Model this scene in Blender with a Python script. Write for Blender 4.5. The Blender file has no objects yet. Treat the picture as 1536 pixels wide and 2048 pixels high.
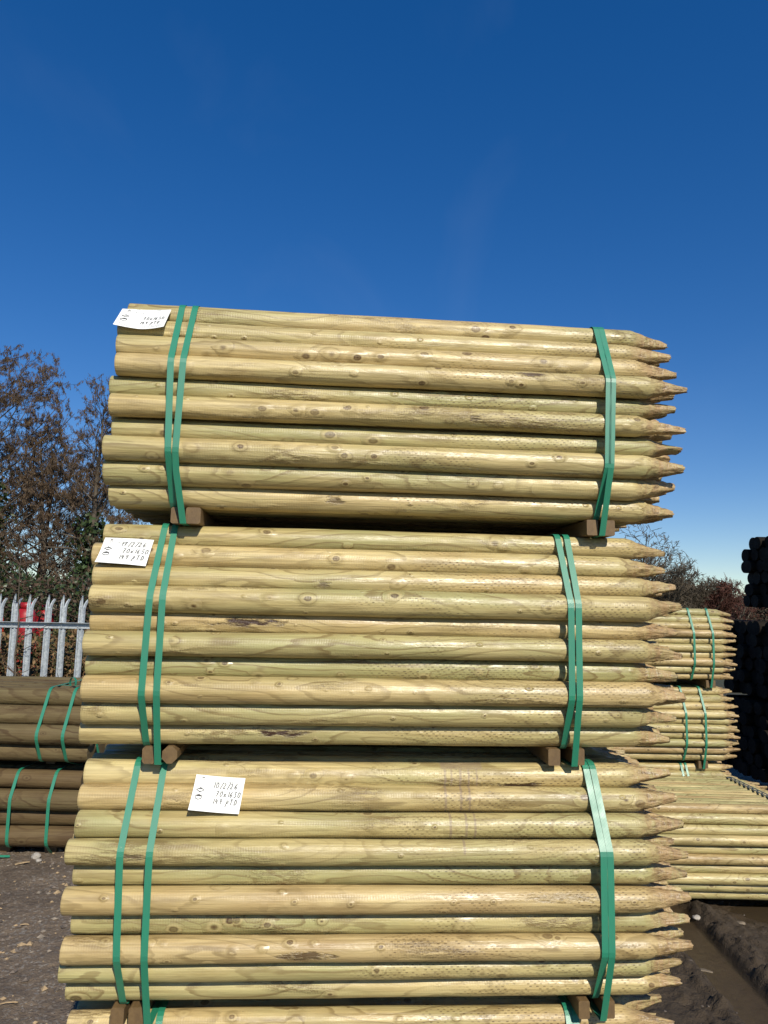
import bpy, math, random
import numpy as np
from math import sin, cos, pi, radians as R_
scene = bpy.context.scene
COL = scene.collection

# ------------------------------------------------------------------ camera, sky, sun, exposure
PITCH, ROLL, CAM_Z = R_(7.153), R_(1.169), 1.95
cam_d = bpy.data.cameras.new('camera'); cam = bpy.data.objects.new('camera', cam_d); COL.objects.link(cam)
cam_d.sensor_fit = 'VERTICAL'; cam_d.sensor_height = 36.0; cam_d.lens = 36.0 * 1500 / 2048
cam_d.clip_start = 0.05; cam_d.clip_end = 4000
from mathutils import Matrix, Vector
_r0, _u0, _f0 = Vector((1, 0, 0)), Vector((0, -sin(PITCH), cos(PITCH))), Vector((0, cos(PITCH), sin(PITCH)))
_r = _r0 * cos(ROLL) + _u0 * sin(ROLL); _u = -_r0 * sin(ROLL) + _u0 * cos(ROLL)
cam.matrix_world = Matrix(((_r.x, _u.x, -_f0.x, 0), (_r.y, _u.y, -_f0.y, 0), (_r.z, _u.z, -_f0.z, CAM_Z), (0, 0, 0, 1)))
scene.camera = cam

SUN_EL, SUN_AZ = R_(37), R_(20)            # azimuth measured from straight behind the camera, towards the right
to_sun = Vector((sin(SUN_AZ) * cos(SUN_EL), -cos(SUN_AZ) * cos(SUN_EL), sin(SUN_EL)))
sun_d = bpy.data.lights.new('sun', 'SUN'); sun = bpy.data.objects.new('sun', sun_d); COL.objects.link(sun)
sun_d.energy = 5.0; sun_d.angle = R_(0.53); sun_d.color = (1.0, 0.93, 0.80)
sun.rotation_euler = to_sun.to_track_quat('Z', 'Y').to_euler()

world = bpy.data.worlds.new('World'); scene.world = world; world.use_nodes = True
wn, wl = world.node_tree.nodes, world.node_tree.links
wn.clear()
w_out = wn.new('ShaderNodeOutputWorld'); w_bg = wn.new('ShaderNodeBackground'); w_sky = wn.new('ShaderNodeTexSky')
w_sky.sky_type = 'NISHITA'; w_sky.sun_disc = False; w_sky.sun_elevation = SUN_EL
w_sky.sun_rotation = math.atan2(to_sun.x, to_sun.y); w_sky.altitude = 1500
w_sky.air_density = 1.0; w_sky.dust_density = 0.0; w_sky.ozone_density = 2.0
w_bg.inputs['Strength'].default_value = 0.149
# thin cirrus wisps, part of the sky itself
w_tc = wn.new('ShaderNodeTexCoord'); w_map = wn.new('ShaderNodeMapping'); w_ns = wn.new('ShaderNodeTexNoise')
w_map.inputs['Scale'].default_value = (3.4, 1.0, 2.2); w_map.inputs['Rotation'].default_value = (0.0, -0.8, 0.0); w_map.inputs['Location'].default_value = (0.35, 0.2, 0.1)
w_ns.inputs['Scale'].default_value = 1.3; w_ns.inputs['Detail'].default_value = 6; w_ns.inputs['Distortion'].default_value = 0.8
w_rmp = wn.new('ShaderNodeValToRGB'); w_rmp.color_ramp.elements[0].position = 0.56; w_rmp.color_ramp.elements[1].position = 0.95
w_rmp.color_ramp.elements[1].color = (0.035, 0.035, 0.035, 1)
w_mix = wn.new('ShaderNodeMix'); w_mix.data_type = 'RGBA'
wl.new(w_tc.outputs['Generated'], w_map.inputs[0]); wl.new(w_map.outputs[0], w_ns.inputs['Vector'])
wl.new(w_ns.outputs['Fac'], w_rmp.inputs[0]); wl.new(w_rmp.outputs[0], w_mix.inputs[0])
w_hsv = wn.new('ShaderNodeHueSaturation'); w_hsv.inputs['Hue'].default_value = 0.513; w_hsv.inputs['Saturation'].default_value = 1.56; w_hsv.inputs['Value'].default_value = 1.0
w_gam = wn.new('ShaderNodeGamma'); w_gam.inputs[1].default_value = 0.80; wl.new(w_sky.outputs[0], w_gam.inputs[0]); wl.new(w_gam.outputs[0], w_hsv.inputs['Color']); wl.new(w_hsv.outputs[0], w_mix.inputs[6]); w_mix.inputs[7].default_value = (4.5, 5.0, 5.9, 1)
wl.new(w_mix.outputs[2], w_bg.inputs[0]); wl.new(w_bg.outputs[0], w_out.inputs[0])

vs = scene.view_settings
vs.view_transform = 'Standard'; vs.look = 'None'; vs.exposure = 0.0; vs.gamma = 1.0; vs.use_curve_mapping = False
scene.cycles.max_bounces = 5; scene.cycles.diffuse_bounces = 3; scene.cycles.glossy_bounces = 2; scene.cycles.adaptive_threshold = 0.02; scene.cycles.use_denoising = True

# ------------------------------------------------------------------ helpers
def obj(name, me, parent=None, mat=None, loc=None):
    o = bpy.data.objects.new(name, me); COL.objects.link(o)
    if parent is not None: o.parent = parent
    if mat is not None and me is not None and not me.materials: me.materials.append(mat)
    if loc is not None: o.location = loc
    return o

def tag(o, label=None, cat=None, group=None, kind=None):
    if label: o['label'] = label
    if cat: o['category'] = cat
    if group: o['group'] = group
    if kind: o['kind'] = kind
    return o

def mesh(name, V, F, smooth=True):
    me = bpy.data.meshes.new(name); me.from_pydata([tuple(map(float, v)) for v in V], [], F)
    if smooth: me.polygons.foreach_set('use_smooth', np.ones(len(me.polygons), bool))
    me.update(); return me

def mesh_np(name, V, F, smooth=False, mats=None):
    """V (n,3) array, F (m,k) array of equal sized polygons"""
    me = bpy.data.meshes.new(name); V = np.asarray(V, np.float32); F = np.asarray(F, np.int32)
    n, k = F.shape
    me.vertices.add(len(V)); me.vertices.foreach_set('co', V.ravel())
    me.loops.add(n * k); me.loops.foreach_set('vertex_index', F.ravel())
    me.polygons.add(n); me.polygons.foreach_set('loop_start', np.arange(0, n * k, k, dtype=np.int32))
    me.polygons.foreach_set('loop_total', np.full(n, k, np.int32))
    me.polygons.foreach_set('use_smooth', np.full(n, smooth, bool))
    if mats is not None: me.polygons.foreach_set('material_index', np.asarray(mats, np.int32))
    me.update(calc_edges=True); me.validate(); return me

def box_vf(x0, x1, y0, y1, z0, z1, b=0.0):
    """box with its long (y) edges chamfered by b"""
    if b <= 0:
        V = [(x, y, z) for y in (y0, y1) for (x, z) in ((x0, z0), (x1, z0), (x1, z1), (x0, z1))]
        n = 4
    else:
        pr = [(x0 + b, z0), (x1 - b, z0), (x1, z0 + b), (x1, z1 - b), (x1 - b, z1), (x0 + b, z1), (x0, z1 - b), (x0, z0 + b)]
        V = [(x, y, z) for y in (y0, y1) for (x, z) in pr]; n = 8
    F = [tuple(range(n)), tuple(range(2 * n - 1, n - 1, -1))] + [(i + n, (i + 1) % n + n, (i + 1) % n, i) for i in range(n)]
    return V, F

class MB:
    def __init__(s): s.V, s.F = [], []
    def add(s, V, F):
        k = len(s.V); s.V += list(V); s.F += [tuple(i + k for i in f) for f in F]; return s
    def box(s, *a, **k): return s.add(*box_vf(*a, **k))
    def tube(s, pts, rad, n=6, caps=True):
        k = len(s.V); pts = [Vector(p) for p in pts]; m = len(pts)
        rad = rad if hasattr(rad, '__len__') else [rad] * m
        for i, p in enumerate(pts):
            d = (pts[min(i + 1, m - 1)] - pts[max(i - 1, 0)]).normalized()
            a = d.cross(Vector((0, 0, 1)) if abs(d.z) < 0.9 else Vector((1, 0, 0))).normalized(); b = d.cross(a)
            for j in range(n):
                t = 2 * pi * j / n; s.V.append(p + (a * cos(t) + b * sin(t)) * rad[i])
        for i in range(m - 1):
            for j in range(n):
                s.F.append((k + i * n + j, k + i * n + (j + 1) % n, k + (i + 1) * n + (j + 1) % n, k + (i + 1) * n + j))
        if caps: s.F += [tuple(k + j for j in range(n - 1, -1, -1)), tuple(k + (m - 1) * n + j for j in range(n))]
        return s
    def lathe(s, prof, c=(0, 0, 0), n=20):
        k = len(s.V)
        for (r, z) in prof:
            for j in range(n): s.V.append((c[0] + r * cos(2 * pi * j / n), c[1] + r * sin(2 * pi * j / n), c[2] + z))
        for i in range(len(prof) - 1):
            for j in range(n): s.F.append((k + i * n + j, k + i * n + (j + 1) % n, k + (i + 1) * n + (j + 1) % n, k + (i + 1) * n + j))
        s.F.append(tuple(k + j for j in range(n - 1, -1, -1))); s.F.append(tuple(k + (len(prof) - 1) * n + j for j in range(n)))
        return s
    def build(s, name, mat, parent=None, smooth=False, loc=None):
        return obj(name, mesh(name, s.V, s.F, smooth), parent, mat, loc)

rng = np.random.default_rng(7)
_perm = np.random.default_rng(3).random((512, 512)).astype(np.float32)
def vnoise(x, y):
    xi, yi = np.floor(x).astype(int), np.floor(y).astype(int); fx, fy = x - xi, y - yi
    fx, fy = fx * fx * (3 - 2 * fx), fy * fy * (3 - 2 * fy)
    g = lambda a, b: _perm[a & 511, b & 511]
    return (g(xi, yi) * (1 - fx) + g(xi + 1, yi) * fx) * (1 - fy) + (g(xi, yi + 1) * (1 - fx) + g(xi + 1, yi + 1) * fx) * fy
def fbm(x, y, o=4, gain=0.5):
    s, a, t = 0, 1.0, 0
    for i in range(o): s = s + a * (vnoise(x * 2 ** i + 17 * i, y * 2 ** i + 31 * i) - 0.5); t += a; a *= gain
    return s / t * 2

# ------------------------------------------------------------------ material tools
class NT:
    def __init__(s, name):
        s.m = bpy.data.materials.new(name); s.m.use_nodes = True; s.t = s.m.node_tree; s.t.nodes.clear()
        s.out = s.t.nodes.new('ShaderNodeOutputMaterial'); s.b = s.t.nodes.new('ShaderNodeBsdfPrincipled')
        s.t.links.new(s.b.outputs[0], s.out.inputs[0])
    def n(s, typ, **kw):
        nd = s.t.nodes.new(typ)
        for k, v in kw.items(): setattr(nd, k, v)
        return nd
    def put(s, sock, v):
        if hasattr(v, 'is_output') or hasattr(v, 'links'): s.t.links.new(v, sock)
        elif v is not None:
            if hasattr(sock.default_value, '__len__') and not hasattr(v, '__len__'): v = [v] * len(sock.default_value)
            if hasattr(v, '__len__') and len(v) == 3 and len(sock.default_value) == 4: v = (*v, 1)
            sock.default_value = v
    def ma(s, op, a, b=None, c=None, clamp=False):
        nd = s.n('ShaderNodeMath', operation=op, use_clamp=clamp); s.put(nd.inputs[0], a)
        if b is not None: s.put(nd.inputs[1], b)
        if c is not None: s.put(nd.inputs[2], c)
        return nd.outputs[0]
    def vm(s, op, a, b=None):
        nd = s.n('ShaderNodeVectorMath', operation=op); s.put(nd.inputs[0], a)
        if b is not None: s.put(nd.inputs[1], b)
        return nd.outputs[0]
    def noise(s, vec, scale=1.0, detail=3.0, rough=0.5, dist=0.0, col=False):
        nd = s.n('ShaderNodeTexNoise'); s.put(nd.inputs['Vector'], vec); nd.inputs['Scale'].default_value = scale
        nd.inputs['Detail'].default_value = detail; nd.inputs['Roughness'].default_value = rough; nd.inputs['Distortion'].default_value = dist
        return nd.outputs['Color' if col else 'Fac']
    def rng(s, v, a, b, c=0.0, d=1.0, smooth=False):
        nd = s.n('ShaderNodeMapRange', interpolation_type='SMOOTHSTEP' if smooth else 'LINEAR'); s.put(nd.inputs[0], v)
        for i, q in enumerate((a, b, c, d)): s.put(nd.inputs[i + 1], q)
        return nd.outputs[0]
    def mix(s, f, a, b, mode='MIX'):
        nd = s.n('ShaderNodeMix', data_type='RGBA', blend_type=mode); s.put(nd.inputs[0], f); s.put(nd.inputs[6], a); s.put(nd.inputs[7], b)
        return nd.outputs[2]
    def ramp(s, v, stops):
        nd = s.n('ShaderNodeValToRGB'); cr = nd.color_ramp
        while len(cr.elements) < len(stops): cr.elements.new(0.5)
        for e, (p, c) in zip(cr.elements, stops):
            e.position = p; e.color = (*c, 1) if hasattr(c, '__len__') else (c, c, c, 1)
        s.put(nd.inputs[0], v); return nd.outputs[0]
    def attr(s, name, typ='GEOMETRY'):
        nd = s.n('ShaderNodeAttribute', attribute_type=typ, attribute_name=name); return nd.outputs['Fac']
    def bump(s, h, strength=0.5, dist=0.002, normal=None):
        nd = s.n('ShaderNodeBump'); nd.inputs['Strength'].default_value = strength; nd.inputs['Distance'].default_value = dist
        s.put(nd.inputs['Height'], h)
        if normal is not None: s.put(nd.inputs['Normal'], normal)
        return nd.outputs[0]
    def fin(s, col=None, rough=None, normal=None, spec=None, metal=None):
        if col is not None: s.put(s.b.inputs['Base Color'], col)
        if rough is not None: s.put(s.b.inputs['Roughness'], rough)
        if normal is not None: s.put(s.b.inputs['Normal'], normal)
        if spec is not None: s.put(s.b.inputs['Specular IOR Level'], spec)
        if metal is not None: s.put(s.b.inputs['Metallic'], metal)
        return s.m

def wood_material(name, pale, tan, green, brown, latewood, knotc, rough=0.5, incise=1.0, size=1.0, knot_amt=1.0, spec=0.45, fine=True):
    """peeled round timber: rings cut obliquely by the surface, knots, lathe ripple, incising marks, torn patches"""
    s = NT(name)
    P = s.n('ShaderNodeTexCoord').outputs['Object']
    sep = s.n('ShaderNodeSeparateXYZ'); s.put(sep.inputs[0], P); x, y, z = sep.outputs
    rnd = s.n('ShaderNodeObjectInfo').outputs['Random']
    off = s.vm('MULTIPLY', rnd, (713.0, 377.0, 911.0))
    Pn = s.vm('ADD', P, off)
    k = 1.0 / size
    sc = lambda a, b: s.vm('MULTIPLY', Pn, (a * k, b * k, b * k))
    theta = s.ma('ARCTAN2', z, s.ma('MULTIPLY', y, -1.0))
    torn = s.noise(sc(26, 110), 1, 3, 0.65)
    tornc = s.ma('SUBTRACT', torn, 0.5)
    # knots
    vor = s.n('ShaderNodeTexVoronoi', feature='F1')
    kv = s.vm('ADD', sc(14.5, 21.0), s.vm('MULTIPLY', tornc, (0.10, 0.10, 0.10)))
    s.put(vor.inputs['Vector'], kv); vor.inputs['Scale'].default_value = 1.0; vor.inputs['Randomness'].default_value = 1.0
    cs = s.n('ShaderNodeSeparateColor'); s.put(cs.inputs[0], vor.outputs['Color'])
    on = s.ma('GREATER_THAN', cs.outputs[0], 0.15)
    ksz = s.rng(s.ma('POWER', cs.outputs[1], 2.6), 0, 1, 0.05, 0.225)
    kd = s.ma('DIVIDE', vor.outputs['Distance'], ksz)
    knot = s.ma('MULTIPLY', s.ramp(s.ma('MULTIPLY', kd, 0.5), [(0.0, 1.0), (0.14, 0.95), (0.24, 0.60), (0.33, 0.66), (0.42, 1.0), (0.54, 0.0)]), on)
    knot = s.ma('MULTIPLY', knot, s.rng(cs.outputs[2], 0, 1, 0.60 * knot_amt, 1.15 * knot_amt))
    knot = s.ma('MULTIPLY', knot, s.rng(torn, 0.36, 0.60, 1.0, 0.62))
    halo = s.ma('MULTIPLY', s.rng(kd, 1.0, 3.2, 1, 0, True), on)
    pring = s.ma('MULTIPLY', s.ma('MULTIPLY', s.rng(kd, 1.0, 1.25, 0, 1), s.rng(kd, 1.9, 1.4, 0, 1)), on)
    # rings round a wandering pith
    wan = s.vm('SUBTRACT', s.noise(s.vm('MULTIPLY', Pn, (1.5 * k, 0, 0)), 1, 1.0, col=True), (0.5, 0.5, 0.5))
    sw = s.n('ShaderNodeSeparateXYZ'); s.put(sw.inputs[0], wan)
    blot = s.noise(sc(2.6, 11), 1, 3, 0.6, 0.4)
    yy = s.ma('MULTIPLY_ADD', sw.outputs[0], 0.10 * size, y); zz = s.ma('MULTIPLY_ADD', sw.outputs[1], 0.10 * size, z)
    rr = s.ma('SQRT', s.ma('ADD', s.ma('MULTIPLY', yy, yy), s.ma('MULTIPLY', zz, zz)))
    rr = s.ma('MULTIPLY_ADD', blot, 0.018 * size, rr)
    rr = s.ma('MULTIPLY_ADD', halo, 0.007 * size, rr)
    wr = s.ma('FRACT', s.ma('MULTIPLY_ADD', rr, 118.0 * k, s.ma('MULTIPLY', rnd, 77.0)))
    saw = s.ma('POWER', wr, 1.5)                                        # each year ring darkens outwards and ends in a sharp line
    line = s.ma('MULTIPLY', s.rng(wr, 0.74, 0.90, 0, 1, True), s.rng(wr, 1.0, 0.96, 0, 1))
    blot2 = s.noise(s.vm('ADD', sc(1.3, 6), (5.1, 2.2, 9.7)), 1, 3, 0.6)
    ringm = s.rng(blot2, 0.36, 0.60, 0.15, 1.0)
    streak = s.noise(sc(3.0, 170), 1, 2, 0.6)
    tone = s.attr('tone', 'OBJECT')                                     # -1 brownish ... +1 greenish
    col = s.mix(s.rng(blot, 0.34, 0.64, 0, 1), pale, tan)
    gf = s.ma('ADD', s.rng(blot2, 0.42, 0.64, 0, 0.85), s.ma('MULTIPLY', tone, 0.60), clamp=True)
    col = s.mix(gf, col, green)
    bf = s.ma('ADD', s.rng(blot2, 0.46, 0.26, 0, 0.40), s.ma('MULTIPLY', tone, -0.80), clamp=True)
    col = s.mix(s.ma('MULTIPLY', bf, s.rng(blot, 0.25, 0.7, 0.45, 1.0)), col, brown)
    col = s.mix(s.ma('MULTIPLY', s.ma('MULTIPLY', saw, ringm), 0.26), col, latewood)
    col = s.mix(s.ma('MULTIPLY', s.ma('MULTIPLY', line, ringm), 0.62), col, latewood)
    col = s.mix(s.rng(streak, 0.30, 0.66, 0.46, 0.0), col, latewood)
    col = s.mix(s.ma('MULTIPLY', s.rng(s.noise(s.vm('ADD', sc(5.0, 26), (2.1, 7.7, 4.4)), 1, 3, 0.65), 0.52, 0.70, 0, 0.55), s.rng(blot2, 0.3, 0.6, 1.0, 0.35)), col, latewood)
    col = s.mix(s.ma('MULTIPLY', halo, 0.36), col, latewood)
    col = s.mix(s.ma('MULTIPLY', pring, 0.28), col, pale)
    # torn, rough patches and fibrous cracks
    tmn = s.noise(s.vm('ADD', sc(2.4, 13), (1.7, 8.1, 3.3)), 1, 2.5, 0.6)
    tm = s.rng(tmn, 0.56, 0.70, 0, 1, True)
    col = s.mix(s.ma('MULTIPLY', tm, s.rng(torn, 0.40, 0.56, 0.80, 0.0)), col, latewood)
    crack = s.ma('MULTIPLY', s.ma('LESS_THAN', s.ma('ABSOLUTE', tornc), 0.016), s.rng(tmn, 0.58, 0.66, 0, 1))
    col = s.mix(s.ma('MULTIPLY', crack, 0.60), col, (0.10, 0.060, 0.025) if fine else latewood)
    col = s.mix(knot, col, knotc)
    speck = s.ma('MULTIPLY', s.rng(torn, 0.26, 0.20, 0, 1), 0.7)
    col = s.mix(speck, col, knotc)
    inc = None
    if incise:
        # incising marks: staggered dashes on the ground-line half
        v = s.ma('MULTIPLY', theta, 0.0355 * size / 0.0068)
        row = s.ma('FLOOR', v)
        u = s.ma('ADD', s.ma('DIVIDE', x, 0.0190), s.ma('MULTIPLY', row, 0.37))
        u = s.ma('ADD', u, s.ma('MULTIPLY', rnd, 13.0))
        wn_ = s.n('ShaderNodeTexWhiteNoise', noise_dimensions='3D'); cb = s.n('ShaderNodeCombineXYZ'); s.put(cb.inputs[0], s.ma('FLOOR', u)); s.put(cb.inputs[1], row); s.put(cb.inputs[2], rnd); s.put(wn_.inputs['Vector'], cb.outputs[0])
        du = s.ma('LESS_THAN', s.ma('ABSOLUTE', s.ma('SUBTRACT', s.ma('FRACT', u), s.rng(wn_.outputs['Value'], 0, 1, 0.35, 0.65))), 0.17)
        dv = s.ma('LESS_THAN', s.ma('ABSOLUTE', s.ma('SUBTRACT', s.ma('FRACT', v), 0.5)), 0.16)
        im = s.ma('MULTIPLY', s.rng(blot, 0.45, 0.56, 0, 1), s.rng(wn_.outputs['Value'], 0.10, 0.5, 0, 1))
        inc = s.ma('MULTIPLY', s.ma('MULTIPLY', du, dv), s.ma('MULTIPLY', im, s.attr('incise')))
        col = s.mix(s.ma('MULTIPLY', inc, 0.70), col, (0.085, 0.05, 0.025))
    # hewn point: browner, ridged by the cutter
    tip = s.attr('tipf')
    tn = s.noise(sc(62, 18), 1, 2, 0.6)
    col = s.mix(s.ma('MULTIPLY', tip, s.rng(tn, 0.38, 0.66, 0.92, 0.20)), col, brown)
    col = s.mix(s.ma('MULTIPLY', tip, s.rng(torn, 0.50, 0.34, 0, 0.80)), col, (0.13, 0.080, 0.038) if fine else knotc)
    col = s.mix(s.ma('MULTIPLY', s.attr('butt'), s.rng(rr, 0.0, 0.04 * size, 0.35, 0.65)), col, tan)
    # leftover bark / stains per post; also the shade inside a split, painted dark
    sx = s.attr('stain_x', 'OBJECT'); sl = s.attr('stain_len', 'OBJECT'); st = s.attr('stain_angle', 'OBJECT'); sa = s.attr('stain', 'OBJECT')
    q1 = s.ma('DIVIDE', s.ma('SUBTRACT', x, sx), sl); q2 = s.ma('DIVIDE', s.ma('SUBTRACT', theta, st), 0.36)
    q = s.ma('ADD', s.ma('MULTIPLY', q1, q1), s.ma('MULTIPLY', q2, q2))
    q = s.ma('ADD', q, s.ma('MULTIPLY', tornc, 5.0))
    sm = s.ma('MULTIPLY', s.rng(q, 1.1, 0.1, 0, 1), sa)
    col = s.mix(sm, col, (0.050, 0.024, 0.013))
    if incise:
        # dried greyish runs on the posts that carry a 'drip' row number
        dr = s.attr('drip', 'OBJECT'); xw = s.ma('ADD', x, s.ma('MULTIPLY', tornc, 0.006)); dm = None
        for xi, w_, last in ((0.993, 0.0034, 3.5), (1.011, 0.0028, 1.5), (1.036, 0.0032, 4.5), (1.060, 0.0030, 3.5), (1.083, 0.0026, 1.5)):
            e = s.rng(s.ma('ABSOLUTE', s.ma('SUBTRACT', xw, xi)), w_ * 1.25, w_ * 0.8, 0, 1); e = s.ma('MULTIPLY', e, s.ma('LESS_THAN', dr, last)); dm = e if dm is None else s.ma('MAXIMUM', dm, e)
        top = s.ma('MULTIPLY', s.rng(theta, 0.62, 0.70, 0, 1), s.ma('MULTIPLY', s.ma('LESS_THAN', dr, 1.5), s.rng(s.ma('ABSOLUTE', s.ma('SUBTRACT', xw, 1.04)), 0.062, 0.056, 0, 1)))
        dm = s.ma('MAXIMUM', dm, top); dm = s.ma('MULTIPLY', dm, s.ma('GREATER_THAN', dr, 0.5))
        dm = s.ma('MULTIPLY', dm, s.ma('MAXIMUM', s.ma('LESS_THAN', dr, 3.5), s.rng(theta, 0.05, 0.15, 0, 1)))
        col = s.mix(s.ma('MULTIPLY', dm, s.rng(torn, 0.3, 0.65, 0.80, 0.45)), col, (0.24, 0.175, 0.120))
    # relief
    if fine:
        rip = s.ma('MULTIPLY', s.ma('SINE', s.ma('MULTIPLY', s.ma('ADD', x, s.ma('MULTIPLY', blot, 0.035)), 2 * pi / 0.0070)), s.rng(tmn, 0.42, 0.60, 0.0, 0.040))
        h = s.ma('MULTIPLY_ADD', streak, 0.45, s.ma('MULTIPLY_ADD', blot, 0.9, rip))
        h = s.ma('MULTIPLY_ADD', tmn, 1.5, h)
        h = s.ma('ADD', h, s.ma('MULTIPLY', torn, s.rng(tm, 0, 1, 0.45, 2.4)))
        h = s.ma('ADD', h, s.ma('MULTIPLY', halo, 0.9))
        if inc is not None: h = s.ma('SUBTRACT', h, s.ma('MULTIPLY', inc, 0.6))
        h = s.ma('ADD', h, s.ma('MULTIPLY', s.ma('MULTIPLY', tip, s.ma('ADD', tn, torn)), 1.8))
        h = s.ma('SUBTRACT', h, sm)
    else:
        h = s.ma('MULTIPLY_ADD', streak, 0.4, s.ma('MULTIPLY', torn, 0.8))
    rg = s.ma('ADD', s.rng(torn, 0.35, 0.65, rough - 0.05, rough + 0.13), s.rng(tmn, 0.40, 0.62, -0.04, 0.12))
    return s.fin(col, rg, s.bump(h, 0.8, 0.0030 * size), spec)

M = {}
PINE = ((0.70, 0.565, 0.268), (0.54, 0.405, 0.172), (0.405, 0.382, 0.165), (0.37, 0.240, 0.112), (0.170, 0.112, 0.040), (0.065, 0.028, 0.011))
M['post'] = wood_material('pale_treated_pine', *PINE, rough=0.39, spec=0.58)
M['post_far'] = wood_material('pale_treated_pine_behind', *PINE, rough=0.42, spec=0.5, incise=0.0, fine=False)
M['brown'] = wood_material('brown_treated_timber', (0.185, 0.138, 0.064), (0.125, 0.090, 0.042), (0.160, 0.136, 0.064), (0.112, 0.070, 0.033),
                           (0.055, 0.030, 0.014), (0.035, 0.018, 0.009), rough=0.6, incise=0.0, size=2.2, spec=0.22, fine=False)
M['dark'] = wood_material('dark_shaded_timber', (0.020, 0.014, 0.009), (0.014, 0.010, 0.007), (0.016, 0.013, 0.008), (0.012, 0.008, 0.005),
                          (0.008, 0.006, 0.004), (0.006, 0.004, 0.003), rough=0.7, incise=0.0, size=2.2, spec=0.15, fine=False)  # dark treated wood, deepened to near-black so the colour carries the shade

def batten_material():
    s = NT('sawn_batten'); P = s.n('ShaderNodeTexCoord').outputs['Object']
    rnd = s.n('ShaderNodeObjectInfo').outputs['Random']; Pn = s.vm('ADD', P, s.vm('MULTIPLY', rnd, (31.0, 57.0, 13.0)))
    g = s.noise(s.vm('MULTIPLY', Pn, (90, 5, 60)), 1, 4, 0.6); b = s.noise(Pn, 22, 3)
    c = s.mix(g, (0.085, 0.050, 0.020), (0.200, 0.125, 0.050)); c = s.mix(s.rng(b, 0.45, 0.7, 0, 0.5), c, (0.10, 0.06, 0.03))
    return s.fin(c, 0.65, s.bump(g, 0.5, 0.002))
M['batten'] = batten_material()

def strap_material(name, base, rough=0.32):
    s = NT(name); P = s.n('ShaderNodeTexCoord').outputs['Object']
    sep = s.n('ShaderNodeSeparateXYZ'); s.put(sep.inputs[0], P)
    e = s.ma('SINE', s.ma('MULTIPLY', s.ma('ADD', s.ma('MULTIPLY', sep.outputs[0], 0.6), s.ma('ADD', sep.outputs[2], sep.outputs[1])), 2 * pi / 0.0052))
    n = s.noise(P, 18, 3); dirt = s.rng(s.noise(P, 140, 4, 0.7), 0.70, 0.76, 0, 0.5)
    c = s.mix(s.rng(n, 0.3, 0.7, 0.0, 0.35), base, tuple(q * 0.72 for q in base)); c = s.mix(dirt, c, (0.42, 0.38, 0.28))
    return s.fin(c, s.rng(n, 0.3, 0.7, rough - 0.05, rough + 0.08), s.bump(e, 0.10, 0.0006), 0.95)
M['strap'] = strap_material('green_polyester_strap', (0.018, 0.215, 0.122), 0.43)
M['strap_grey'] = strap_material('sheen_grey_strap', (0.11, 0.13, 0.125), 0.4)  # greyish sheen of the band put into its base colour

def plain(name, col, rough=0.6, spec=0.4, metal=0.0, var=0.25, scale=12.0, bump=0.0):
    s = NT(name); P = s.n('ShaderNodeTexCoord').outputs['Object']; n = s.noise(P, scale, 4, 0.6)
    c = s.mix(s.rng(n, 0.3, 0.7, 0, 1), tuple(q * (1 - var) for q in col), tuple(min(1, q * (1 + var)) for q in col))
    return s.fin(c, rough, s.bump(n, 0.6, bump) if bump else None, spec, metal)

def galv():
    s = NT('galvanised_steel'); P = s.n('ShaderNodeTexCoord').outputs['Object']; rnd = s.n('ShaderNodeObjectInfo').outputs['Random']
    Pn = s.vm('ADD', P, s.vm('MULTIPLY', rnd, (17.0, 5.0, 29.0)))
    v = s.n('ShaderNodeTexVoronoi'); s.put(v.inputs['Vector'], Pn); v.inputs['Scale'].default_value = 55
    cs = s.n('ShaderNodeSeparateColor'); s.put(cs.inputs[0], v.outputs['Color']); n = s.noise(Pn, 9, 4, 0.6)
    f = s.ma('MULTIPLY_ADD', cs.outputs[0], 0.5, s.ma('MULTIPLY', n, 0.6))
    return s.fin(s.mix(f, (0.27, 0.30, 0.32), (0.56, 0.60, 0.62)), s.rng(f, 0.2, 0.9, 0.42, 0.62), s.bump(n, 0.15, 0.001), 0.5, 0.35)
M['galv'] = galv()

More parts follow.
